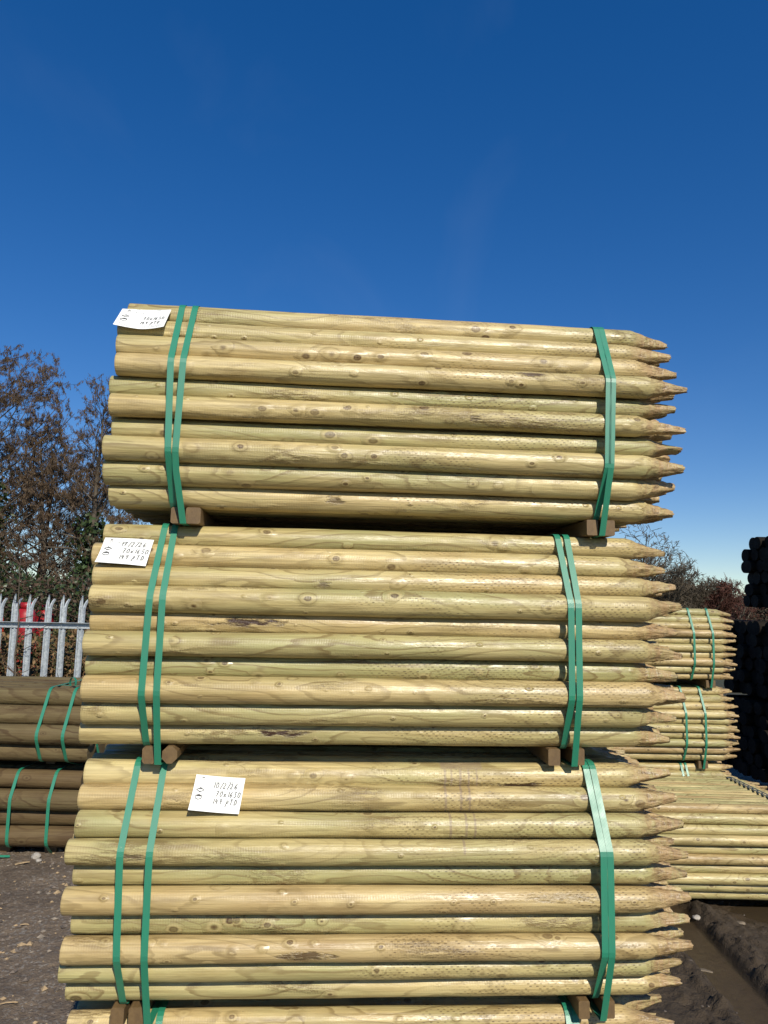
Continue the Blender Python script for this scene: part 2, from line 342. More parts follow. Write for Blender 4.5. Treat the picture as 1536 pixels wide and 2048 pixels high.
# ------------------------------------------------------------------ ground
def graded(lo, a, b, hi, step, far):
    core = np.arange(a, b + 1e-6, step); out = [core]
    def go(start, end, sgn):
        r, d, p = [], step, start
        while (end - p) * sgn > 0: d *= 1.28; p = p + sgn * d; r.append(p)
        return r
    return np.unique(np.concatenate([np.array(go(a, lo, -1)), core, np.array(go(b, hi, 1))]))
gx = graded(-900, -3.6, 3.2, 900, 0.014, 0); gy = graded(-60, 3.2, 6.6, 1500, 0.014, 0)
GX, GY = np.meshgrid(gx, gy)
def ground_h(x, y):
    near = np.clip(1.6 - np.hypot(x, y - 5) / 12, 0, 1)
    h = 0.035 * fbm(x * 0.9, y * 0.9, 3) + near * (0.020 * fbm(x * 5, y * 5, 4, 0.6) + 0.012 * np.abs(fbm(x * 17 + 3, y * 17, 3, 0.6)))
    # tyre track on the right: smooth trough, broken clods pressed up on both sides
    xc = 1.93 + 0.02 * np.sin(y * 1.4); d = np.abs(x - xc)
    on = np.clip((5.6 - y) / 0.4, 0, 1) * np.clip((y - 1.5) / 1, 0, 1)
    t = np.clip((0.15 - d) / 0.05, 0, 1) * on
    h = h * (1 - t) + t * (-0.035)
    rid = np.exp(-((d - 0.20) / 0.050) ** 2) * on
    h = h + rid * (0.022 + 0.060 * fbm(x * 9 + 7, y * 9, 4, 0.7) + 0.03 * np.abs(fbm(x * 28, y * 28, 2)))
    d2 = np.abs(x - 2.50 - 0.03 * np.sin(y)); t2 = np.exp(-((d2 - 0.2) / 0.045) ** 2) * on
    h = h + t2 * (0.008 + 0.050 * fbm(x * 10 + 1, y * 10, 4, 0.7))
    d3 = np.abs(x - 1.50 + 0.04 * np.sin(y * 2)); t3 = np.exp(-((d3 - 0.12) / 0.06) ** 2) * on
    h = h + t3 * (0.01 + 0.05 * fbm(x * 11 + 5, y * 11, 4, 0.7))
    cl = np.clip(x - 0.9, 0, 1) * np.clip(1.4 - t * 2, 0, 1)
    h = h + near * cl * (0.016 * np.abs(fbm(x * 26 + 2, y * 26, 3, 0.7)) ** 0.8 + 0.012 * fbm(x * 13, y * 13 + 4, 2))
    # shallow wet hollow in front of the long bundle
    pd = np.clip(1 - np.hypot((x - 2.72) / 0.72, (y - 5.30) / 0.38), 0, 1); pd = pd * pd * (3 - 2 * pd)
    h = h * (1 - 0.8 * pd) - 0.045 * pd
    # heaped gravel on the left in front of the brown timber
    h = h + 0.03 * np.exp(-((x + 2.9) / 0.8) ** 2 - ((y - 5.6) / 0.5) ** 2)
    return h - 0.01
GZ = ground_h(GX, GY)
nx, ny = len(gx), len(gy)
ii = (np.arange(ny - 1)[:, None] * nx + np.arange(nx - 1)[None, :]).ravel()
g_me = mesh_np('ground', np.stack([GX.ravel(), GY.ravel(), GZ.ravel()], 1), np.stack([ii, ii + 1, ii + nx + 1, ii + nx], 1), True)
def ground_material():
    s = NT('muddy_gravel_ground'); P = s.n('ShaderNodeTexCoord').outputs['Object']
    sep = s.n('ShaderNodeSeparateXYZ'); s.put(sep.inputs[0], P)
    n1 = s.noise(P, 2.2, 5, 0.6); n2 = s.noise(P, 26, 5, 0.65); n3 = s.noise(P, 120, 3, 0.6)
    grit = s.n('ShaderNodeTexVoronoi'); s.put(grit.inputs['Vector'], P); grit.inputs['Scale'].default_value = 75
    gc = s.n('ShaderNodeSeparateColor'); s.put(gc.inputs[0], grit.outputs['Color'])
    left = s.rng(s.ma('ADD', sep.outputs[0], s.ma('MULTIPLY', s.ma('SUBTRACT', n1, 0.5), 1.2)), -0.6, 0.8, 1, 0, True)
    mud = s.mix(n2, (0.030, 0.020, 0.011), (0.080, 0.056, 0.032))
    gra = s.mix(n2, (0.105, 0.074, 0.047), (0.260, 0.198, 0.136))
    gra = s.mix(s.rng(n1, 0.45, 0.62, 0, 0.55), gra, (0.072, 0.052, 0.036))
    gra = s.mix(s.ma('MULTIPLY', s.ma('GREATER_THAN', gc.outputs[0], 0.80), s.rng(n1, 0.35, 0.6, 0.85, 0.2)), gra, (0.29, 0.26, 0.22))
    c = s.mix(left, mud, gra)
    far = s.rng(sep.outputs[1], 12, 30, 0, 1); c = s.mix(far, c, (0.075, 0.085, 0.03))
    wet = s.rng(s.ma('ADD', s.ma('MULTIPLY', sep.outputs[2], 9.0), s.ma('MULTIPLY', n1, 0.5)), -0.22, 0.42, 0.34, 0.82)
    wet = s.ma('MAXIMUM', wet, s.ma('MULTIPLY', left, 0.75))
    h = s.ma('ADD', s.ma('MULTIPLY', n2, 1.0), s.ma('MULTIPLY', n3, 0.5)); h = s.ma('ADD', h, s.ma('MULTIPLY', gc.outputs[1], s.ma('MULTIPLY', left, 0.5)))
    amp = s.rng(wet, 0.3, 0.7, 0.08, 1.0)
    return s.fin(c, wet, s.bump(s.ma('MULTIPLY', h, amp), 1.0, 0.020), 0.42)
M['ground'] = ground_material()
tag(obj('ground', g_me, None, M['ground']), 'muddy stony yard ground with tyre tracks', kind='structure')

# shallow puddle in the hollow
def puddle():
    n = 48; V = [(2.72, 5.30, 0)]
    for j in range(n):
        t = 2 * pi * j / n; k = 1 + 0.12 * sin(3 * t + 1) + 0.08 * sin(5 * t) + 0.05 * sin(9 * t + 2)
        V.append((2.72 + 0.54 * k * cos(t), 5.30 + 0.27 * k * sin(t), 0))
    s = NT('muddy_water'); P = s.n('ShaderNodeTexCoord').outputs['Object']
    s.fin((0.050, 0.036, 0.021), 0.08, s.bump(s.noise(P, 14, 2), 0.06, 0.004), 0.5)
    o = obj('puddle', mesh('puddle', V, [(0, 1 + j, 1 + (j + 1) % n) for j in range(n)]), None, s.m); o.location.z = -0.030
    tag(o, 'shallow brown puddle in front of the long post bundle', kind='structure')
puddle()

# ------------------------------------------------------------------ round posts
def post_mesh(seed, r, L, pointed=True, nang=26, nseg=36, taper=0.145, bend=0.0034, rough=1.0):
    g = random.Random(seed); V = []; tipf = []; inc = []; butt = []
    b1, b2, ph1, ph2 = g.uniform(-bend, bend), g.uniform(-bend, bend), g.uniform(0, 6), g.uniform(0, 6)
    e2, e3, p2, p3 = g.uniform(0.005, 0.035) * rough, g.uniform(0, 0.016) * rough, g.uniform(0, 6), g.uniform(0, 6)
    w1, w2 = g.uniform(2, 5), g.uniform(6, 11)
    lens = [0.0, 0.0015, 0.006] + [0.006 + (L - taper - 0.006) * i / nseg for i in range(1, nseg + 1)]
    ntip = 12 if nang > 14 else 4
    if pointed: lens += [L - taper + taper * i / ntip for i in range(1, ntip + 1)]
    tipr = g.uniform(0.26, 0.42); facets = g.choice([3, 4, 4, 5, 7]); fph = g.uniform(0, 6); off = (g.uniform(-0.4, 0.4), g.uniform(-0.5, 0.35))
    curve = g.uniform(0.95, 1.45); tl = taper * g.uniform(0.70, 1.0); ih = g.uniform(0.42, 0.56) * L
    n = nang
    for x in lens:
        t = x / L
        cy = b1 * sin(pi * t + 0.3 * ph1) + 0.25 * b2 * sin(w1 * t + ph1); cz = b2 * sin(pi * t) + 0.25 * b1 * sin(w1 * t + ph2)
        rr = r * (1.02 - 0.035 * t + 0.016 * rough * sin(w2 * t + ph1) + 0.012 * rough * sin(2.3 * w2 * t + ph2) + 0.007 * rough * sin(5.1 * w2 * t + ph1))
        if x == 0: rr *= 0.975
        u = 0.0
        if pointed and x > L - tl: u = (x - (L - tl)) / tl
        for j in range(n):
            a = 2 * pi * j / n
            q = rr * (1 + e2 * cos(2 * a + p2 + 2 * t) + e3 * cos(3 * a + p3 - 4 * t))
            dy = dz = 0
            if u > 0:
                s_ = 1 - (1 - tipr) * u ** curve
                fa = (a + fph + 0.4 * u) % (2 * pi / facets) - pi / facets
                fl = cos(pi / facets) / cos(fa)
                q *= s_ * (1 - min(1, u * 2.2) * (1 - fl) * 0.95)
                q *= 1 + rough * g.uniform(-0.13, 0.07) * min(1, u * 4)
                dy, dz = off[0] * r * u, off[1] * r * u
            V.append((x + (g.uniform(-0.004, 0.003) if u > 0.98 else 0), cy + dy + q * cos(a), cz + dz + q * sin(a)))
            tipf.append(min(1, u * 3)); inc.append(min(1, max(0, (x - ih) / 0.06)) * (1 - min(1, u * 6))); butt.append(0)
    F = []
    m = len(lens)
    for i in range(m - 1):
        for j in range(n): F.append((i * n + j, (i + 1) * n + j, (i + 1) * n + (j + 1) % n, i * n + (j + 1) % n))
    k = len(V); V += V[:n]; V += V[(m - 1) * n:m * n]
    tipf += [0] * n + [1 if pointed else 0] * n; inc += [0] * 2 * n; butt += [1] * n + [0.3 if pointed else 1] * n
    F += [tuple(k + j for j in range(n)), tuple(k + n + j for j in range(n - 1, -1, -1))]
    me = mesh('post', V, F, True)
    for nm, d in (('tipf', tipf), ('incise', inc), ('butt', butt)):
        at = me.attributes.new(nm, 'FLOAT', 'POINT'); at.data.foreach_set('value', np.array(d, np.float32))
    return me

def hull2(pts):
    pts = sorted(set((round(a, 5), round(b, 5)) for a, b in pts))
    def half(ps):
        h = []
        for p in ps:
            while len(h) > 1 and (h[-1][0] - h[-2][0]) * (p[1] - h[-2][1]) - (h[-1][1] - h[-2][1]) * (p[0] - h[-2][0]) <= 0: h.pop()
            h.append(p)
        return h[:-1]
    return half(pts) + half(pts[::-1])

def strap_mesh(circ, xs, width=0.0178, extra=(), thick=0.0009):
    """a flat band pulled tight round the circles (y, z, r) in the plane across the posts; xs: x of the band at top, upper bend, lower bend, bottom"""
    pts = []
    for (y, z, r) in circ: pts += [(y + (r + 0.0006) * cos(2 * pi * j / 20), z + (r + 0.0006) * sin(2 * pi * j / 20)) for j in range(20)]
    pts += list(extra)
    h = hull2(pts); zt, zb = max(p[1] for p in h), min(p[1] for p in h); hh = []
    for i, p in enumerate(h):                     # subdivide long spans so the band can twist a little
        q = h[(i + 1) % len(h)]; d = math.dist(p, q); k = max(1, int(d / 0.05))
        hh += [(p[0] + (q[0] - p[0]) * j / k, p[1] + (q[1] - p[1]) * j / k) for j in range(k)]
    n = len(hh); V = []
    cy, cz = sum(p[0] for p in hh) / n, sum(p[1] for p in hh) / n
    for i, (y, z) in enumerate(hh):
        t = (zt - z) / (zt - zb); xc = np.interp(t, (0, 0.36, 0.76, 1), xs)
        a, b = hh[i - 1], hh[(i + 1) % n]; ny_, nz_ = (b[1] - a[1]), -(b[0] - a[0]); l = math.hypot(ny_, nz_) or 1; ny_, nz_ = ny_ / l, nz_ / l
        for dx, dn in ((-width / 2, 0), (width / 2, 0), (width / 2, thick), (-width / 2, thick)): V.append((xc + dx, y + ny_ * dn, z + nz_ * dn))
    F = [(4 * i + j, 4 * i + (j + 1) % 4, 4 * ((i + 1) % n) + (j + 1) % 4, 4 * ((i + 1) % n) + j) for i in range(n) for j in range(4)]
    return mesh('strap', V, F, False)

OFF10 = [1.5, 1.0, 0.5, 0.0, 0.5, 0.0, 0.5, 0.0, 0.5, 1.0]; CNT10 = [13, 14, 15, 16, 15, 16, 15, 16, 15, 14]
def bundle(name, label, loc, yaw, variants, D, offs, cnts, straps, battens, group, seed, mat='post', L=1.65, jit=0.012, tones=None,
           stains=None, bh=0.046, strapmat='strap', low=None, batten_front=0.035, tone_mean=0.1, sw=0.0178, drip=False):
    """one strapped bundle: posts in a honeycomb, bands, two battens under each pair of bands"""
    g = random.Random(seed); root = tag(obj(name, None), label, 'post bundle', group)
    root.empty_display_size = 0.1
    nrow = len(offs); Pz = D * 0.866; zb = bh + D / 2
    root.location = (loc[0], loc[1], loc[2] - zb); root.rotation_euler.z = R_(yaw)
    circ = []
    for k in range(nrow):
        z = zb + (nrow - 1 - k) * Pz; last = None
        for i in range(cnts[k]):
            y = (offs[k] + i) * D
            edge = i == 0 or i == cnts[k] - 1 or k == 0 or k == nrow - 1
            mv = variants if (low is None or i < 2 or k == 0) else low
            ch = g.choice(mv)
            while ch is last and len(mv) > 1: ch = g.choice(mv)
            last = ch
            o = obj('post', ch, root)
            o.location = (g.uniform(-jit, jit), y + g.uniform(-0.0012, 0.0012), z + g.uniform(-0.0012, 0.0012))
            o['tone'] = float(max(-1, min(1, g.gauss(tone_mean, 0.48))))
            if i == 0:
                if tones and tones[k] is not None: o['tone'] = float(tones[k])
                if drip and k < 4: o['drip'] = float(k + 1)
                if stains and k in stains:
                    o['stain_x'], o['stain_len'], o['stain_angle'], o['stain'] = map(float, stains[k])
            if edge: circ.append((y, z, D * 0.5 + 0.0038))
    ymax = max(c[0] for c in circ)
    for i, xs in enumerate(straps):
        ex = []
        if i in (1, 3) and bh: ex = [(batten_front - 0.006, -0.0005), (ymax - batten_front, -0.0005), (batten_front - 0.006, bh * 0.5), (ymax - batten_front, bh * 0.5)]
        obj('strap', strap_mesh(circ, xs if len(xs) == 4 else xs * 4, width=sw, extra=ex), root, M[strapmat])
    for (x0, x1, ch) in battens:
        V, F = box_vf(x0, x1, batten_front + g.uniform(-0.004, 0.006), ymax - batten_front, 0, bh - 0.0005, ch)
        obj('batten', mesh('batten', V, F, False), root, M['batten'])
    return root

HI = [post_mesh(100 + i, 0.0345 * f, 1.65) for i, f in enumerate(np.linspace(0.915, 1.055, 40))]
random.Random(5).shuffle(HI)
for m_ in HI: m_.materials.append(M['post'])
G_MAIN = 'post bundles of the tall central stack'
D0 = 0.0692
bundle('post_bundle', 'topmost bundle of pale pointed posts in the central stack, with a curled paper label', (-0.765, 2.033, 2.249), 4.85, HI, D0, OFF10, CNT10,
       [(0.165, 0.164, 0.170, 0.177), (0.203, 0.197, 0.189, 0.209), (1.42, 1.412, 1.405, 1.399), (1.437, 1.424, 1.414, 1.411)],
       [(0.172, 0.206, 0.004), (0.214, 0.255, 0.004), (1.368, 1.402, 0.003), (1.418, 1.452, 0.003)], G_MAIN, 11,
       tones=[-0.1, 0.35, -0.2, 0.05, 0.75, 0.15, 0.95, 0.1, 0.4, -0.05], stains={3: (1.18, 0.045, 0.55, 0.9), 9: (0.63, 0.03, -0.1, 0.7), 5: (1.02, 0.02, -0.2, 0.6)})
bundle('post_bundle', 'second bundle from the top of the central stack, flat paper label dated 17/2/26', (-0.796, 2.044, 1.596), 4.36, HI, D0, OFF10, CNT10,
       [(0.178, 0.172, 0.165, 0.168), (0.206, 0.206, 0.204, 0.204), (1.323, 1.324, 1.324, 1.325), (1.351, 1.345, 1.346, 1.351)],
       [(0.160, 0.196, 0.006), (0.212, 0.252, 0.013), (1.278, 1.312, 0.003), (1.352, 1.384, 0.003)], G_MAIN, 23,
       tones=[0.3, -0.2, -0.05, 0.45, -0.35, 0.1, 0.9, -0.3, 0.4, 0.35], stains={4: (0.43, 0.10, 0.05, 1.0), 9: (0.545, 0.07, 0.05, 1.0), 2: (0.63, 0.02, -0.4, 0.6)})
b3 = bundle('post_bundle', 'third bundle from the top, drip-stained posts with paper label dated 10/2/26', (-0.799, 2.049, 0.939), 3.56, HI, D0, OFF10, CNT10,
       [(0.142, 0.138, 0.145, 0.149), (0.214, 0.212, 0.214, 0.217), (1.396, 1.404, 1.404, 1.404), (1.416, 1.4225, 1.4225, 1.420)],
       [(0.120, 0.154, 0.004), (0.166, 0.204, 0.004), (1.356, 1.386, 0.003), (1.425, 1.455, 0.003)], G_MAIN, 31, tone_mean=0.2, drip=True,
       tones=[0.1, -0.25, 0.55, 0.5, 0.95, -0.35, 0.75, -0.6, 0.65, 0.1], stains={0: (1.20, 0.07, -0.75, 1.0), 7: (0.62, 0.07, -0.2, 0.75), 3: (0.17, 0.03, -0.2, 0.75), 5: (1.30, 0.12, 0.5, 0.4)})  # top post's mark paints the shaded hollow of a torn split
bundle('post_bundle', 'lowest bundle of the central stack, cut off by the bottom edge of the picture', (-0.800, 2.055, 0.284), 3.6, HI, D0, OFF10, CNT10,
       [(0.175,), (0.237,), (1.341,), (1.36,)],
       [(0.150, 0.186, 0.004), (0.192, 0.228, 0.004), (1.30, 1.334, 0.003), (1.37, 1.404, 0.003)], G_MAIN, 43, tone_mean=0.2)
for xb in (-0.62, 0.52):                               # heavy sleepers that carry the stack
    V, F = box_vf(-0.11, 0.11, -0.10, 1.30, -0.03, 0.2025, 0.008)
    o = obj('timber_sleeper', mesh('timber_sleeper', V, F, False), None, M['batten'], (xb, 2.02 + 0.06 * (xb + 0.8), 0)); o.rotation_euler.z = R_(3.6)
    tag(o, 'heavy squared timber under the %s end of the central stack' % ('blunt' if xb < 0 else 'pointed'), 'timber', 'sleepers under the central stack')

# ------------------------------------------------------------------ stacks on the right behind
MID = [post_mesh(300 + i, 0.0345 * f, 1.65, nang=16, nseg=14) for i, f in enumerate(np.linspace(0.93, 1.02, 14))]
for m_ in MID: m_.materials.append(M['post_far'])
G_R = 'post bundles stacked behind on the right'
AX, AY = 1.405, 6.50
bundle('post_bundle', 'upper bundle of pale pointed posts in the small stack behind on the right', (AX, AY, 1.41), 1.2, MID, D0, OFF10, CNT10,
       [(0.30,), (0.42,), (1.268,), (1.432,)], [(0.32, 0.36, 0.004), (0.40, 0.44, 0.004), (1.392, 1.420, 0.003), (1.444, 1.472, 0.003)], G_R, 51, bh=0.062)
bundle('post_bundle', 'middle bundle of pale pointed posts in the small stack behind on the right', (AX, AY, 0.737), 1.2, MID, D0, OFF10, CNT10,
       [(0.30,), (0.42,), (1.180,), (1.345,)], [(0.32, 0.36, 0.004), (0.40, 0.44, 0.004), (1.305, 1.333, 0.003), (1.358, 1.386, 0.003)], G_R, 57, bh=0.062)
bundle('post_bundle', 'lowest bundle of the small stack on the right, mostly hidden by the bundle before it', (AX - 0.02, AY, 0.098), 1.2, MID, D0, OFF10, CNT10,
       [(0.30,), (0.42,), (1.19,), (1.23,)], [(0.32, 0.36, 0.004), (0.40, 0.44, 0.004), (1.17, 1.20, 0.003), (1.24, 1.27, 0.003)], G_R, 63, bh=0.062)
bundle('post_bundle', 'single low bundle of posts on the mud at the right, weathered grey on top', (1.345, 5.235, 0.080), 0.3, MID, D0, OFF10, CNT10,
       [(0.25,), (0.40,), (1.43,), (1.46,)], [(0.27, 0.31, 0.004), (0.36, 0.39, 0.004), (1.39, 1.42, 0.003), (1.47, 1.50, 0.003)], G_R, 71, bh=0.044,
       tones=[-0.75, 0.2, 0.3, 0.1, 0.2, -0.75, 0.1, 0.4, 0.1, 0.3], tone_mean=0.35, strapmat='strap_grey')

# ------------------------------------------------------------------ dark round timber, right edge
DARK = [post_mesh(400 + i, 0.079 * f, 2.4, False, nang=20, nseg=6, bend=0.006) for i, f in enumerate((0.93, 0.97, 1.0))]
for m_ in DARK: m_.materials.append(M['dark'])
G_D = 'dark timber bundles at the right edge'
dz = 0.0
for i, (z0, dx, bh_, lab) in enumerate(((0.217, -0.34, 0.137, 'lowest bundle of near-black round timbers at the right edge, in deep shade'),
                                   (1.10, -0.30, 0.03, 'middle bundle of near-black round timbers at the right edge, its ends in shade'),
                                   (2.10, 0.02, 0.147, 'top bundle of near-black round timbers standing against the sky at the right edge'))):
    yaw = 5.0; a = R_(yaw)
    bx_, by_ = 4.43 + dx, 9.35                         # back corner of the near ends
    w = 8
    offs = [1.5, 1.0, 0.5, 1.0, 0.5, 1.0]; cn = [w - 2, w - 1, w, w - 1, w, w - 1]
    ox, oy = bx_ - (-sin(a)) * w * 0.16, by_ - cos(a) * w * 0.16
    r_ = bundle('timber_bundle', lab, (ox, oy, z0), yaw, DARK, 0.16, offs, cn, [(0.5,), (1.9,)], [(0.46, 0.54, 0.004), (1.86, 1.94, 0.004)], G_D, 81 + i, mat='dark', jit=0.045, bh=bh_, batten_front=0.2)
    r_['category'] = 'timber bundle'

# ------------------------------------------------------------------ brown round timber on the left
BR = [post_mesh(500 + i, 0.079 * f, 2.6, False, nang=26, nseg=16, bend=0.008) for i, f in enumerate(np.linspace(0.95, 1.02, 7))]
for m_ in BR: m_.materials.append(M['brown'])
G_B = 'brown timber bundles by the fence'
XL = -4.76
zlo = 0.052 + 0.08
rl = bundle('timber_bundle', 'lower bundle of brown round timbers on the gravel before the fence', (XL - 0.02, 6.09, zlo), -0.5, BR, 0.156, [0.5, 0.0, 0.5, 0.0], [7, 8, 7, 8],
       [(0.5,), (0.8,), (1.955,), (2.255,)], [(0.46, 0.53, 0.006), (0.76, 0.83, 0.006), (1.85, 1.93, 0.006), (2.20, 2.29, 0.006)], G_B, 91, mat='brown', jit=0.03, bh=0.052, tone_mean=-0.35, L=2.6, sw=0.025)
rl['category'] = 'timber bundle'
ru = bundle('timber_bundle', 'upper bundle of brown round timbers before the fence, loose strap end on top', (XL + 0.06, 6.06, 0.052 + 0.561 + 0.07 + 0.08), -0.5, BR, 0.156, [1.0, 0.5, 0.0, 0.5], [6, 7, 8, 7],
       [(0.5,), (0.8,), (2.055,), (2.258,)], [(0.46, 0.53, 0.006), (0.76, 0.83, 0.006), (1.98, 2.05, 0.006), (2.40, 2.47, 0.006)], G_B, 97, mat='brown', jit=0.03, bh=0.068, tone_mean=0.15, L=2.6, sw=0.025, batten_front=0.30)
ru['category'] = 'timber bundle'
obj('strap', strap_mesh([(OF * 0.156 + i * 0.156, 0.068 + 0.078 + (3 - k) * 0.1351, 0.0788) for k, (OF, c) in enumerate(zip([1.0, 0.5, 0.0, 0.5], [6, 7, 8, 7])) for i in (0, c - 1)], (2.52,) * 4), ru, M['strap'])

def ribbon(name, pts, width, mat, side, parent=None, smooth=True):
    V = []; side = Vector(side).normalized() * width / 2
    pts = [Vector(p) for p in pts]; n = len(pts)
    for p in pts:
        for q, t in ((-1, 0), (1, 0), (1, 0.0009), (-1, 0.0009)): V.append(p + side * q + Vector((0, 0, t)))
    F = [(4 * i + j, 4 * i + (j + 1) % 4, 4 * i + 4 + (j + 1) % 4, 4 * i + 4 + j) for i in range(n - 1) for j in range(4)]
    F += [(3, 2, 1, 0), tuple(4 * (n - 1) + j for j in range(4))]
    return obj(name, mesh(name, V, F, False), parent, mat)
# loose end standing up in a loop on the upper brown bundle, and a cast-off band on the gravel
def px_ground(x, y): return float(ground_h(np.array([x]), np.array([y]))[0])
lo = Vector((-2.50, 6.20, 1.262))
lp = [lo + Vector((0.035 * cos(t) + 0.003 * t, 0.012 * t, 0.05 * sin(t) + 0.012)) for t in np.linspace(pi * 1.12, -0.25, 14)]
lp = [lo + Vector((-0.10, 0.02, 0.001))] + lp + [lo + Vector((0.12, 0.05, 0.004))]
tag(ribbon('strap_end', lp, 0.026, M['strap'], (0.25, 1, 0)), 'small loop of loose green strap standing on top of the brown timber', 'strap')
gp = []
for i in range(16):
    t = i / 15; x = -3.35 + 0.58 * t; y = 5.78 + 0.17 * t + 0.015 * sin(6 * t); gp.append((x, y, px_ground(x, y) + 0.012 + 0.014 * sin(9 * t) ** 2))
tag(ribbon('strap_end', gp, 0.02, M['strap'], (-0.3, 1, 0.55)), 'cast-off green strap lying on the gravel beside the brown timber', 'strap')

# ------------------------------------------------------------------ paper labels
M['paper'] = plain('white_label_paper', (0.84, 0.85, 0.82), 0.6, 0.3, 0, 0.02, 40)
M['ink'] = plain('black_marker_ink', (0.012, 0.012, 0.014), 0.5, 0.3, 0, 0.1)
M['print'] = plain('grey_small_print', (0.30, 0.31, 0.31), 0.6, 0.3, 0, 0.1)
M['pink_print'] = plain('faint_crest_print', (0.40, 0.38, 0.37), 0.6, 0.3, 0, 0.1)
GL = {'1': [[(0.45, 1), (0.3, 0)]], '0': [[(0.5, 1), (0.15, 0.75), (0.1, 0.25), (0.4, 0), (0.75, 0.2), (0.8, 0.75), (0.5, 1)]],
      '2': [[(0.15, 0.8), (0.45, 1), (0.75, 0.8), (0.5, 0.4), (0.05, 0.02), (0.85, 0.06)]], '4': [[(0.4, 1), (0.05, 0.4), (0.8, 0.42)], [(0.65, 0.75), (0.5, -0.1)]],
      '5': [[(0.9, 1), (0.4, 1), (0.3, 0.6), (0.7, 0.55), (0.75, 0.2), (0.4, 0), (0.1, 0.08)]], '6': [[(0.7, 1), (0.25, 0.6), (0.1, 0.2), (0.4, 0), (0.75, 0.2), (0.6, 0.48), (0.2, 0.3)]],
      '7': [[(0.05, 0.95), (0.85, 1), (0.5, 0.5), (0.35, 0)], [(0.25, 0.55), (0.75, 0.55)]], '9': [[(0.75, 0.9), (0.4, 1), (0.15, 0.75), (0.4, 0.5), (0.75, 0.65), (0.75, 0.9), (0.6, 0.4), (0.45, 0)]],
      '/': [[(0.75, 1.15), (0.05, -0.15)]], 'x': [[(0.1, 0.6), (0.75, 0)], [(0.8, 0.65), (0.05, 0)]], 'P': [[(0.4, 0.75), (0.1, -0.35)], [(0.3, 0.6), (0.65, 0.8), (0.85, 0.55), (0.55, 0.25), (0.25, 0.25)]],
      'T': [[(0.0, 0.95), (0.95, 1)], [(0.5, 0.95), (0.4, 0)]], 'D': [[(0.3, 0.95), (0.2, 0.0), (0.6, 0.08), (0.9, 0.45), (0.75, 0.85), (0.2, 0.98)]], ' ': [], '-': [[(0, 0.5), (1, 0.45)]],
      'C': [[(0.9, 0.85), (0.5, 1), (0.1, 0.55), (0.4, 0.05), (0.9, 0.2)]], 'F': [[(0.3, 1), (0.2, 0)], [(0.3, 1), (0.9, 1)], [(0.28, 0.55), (0.7, 0.55)]]}
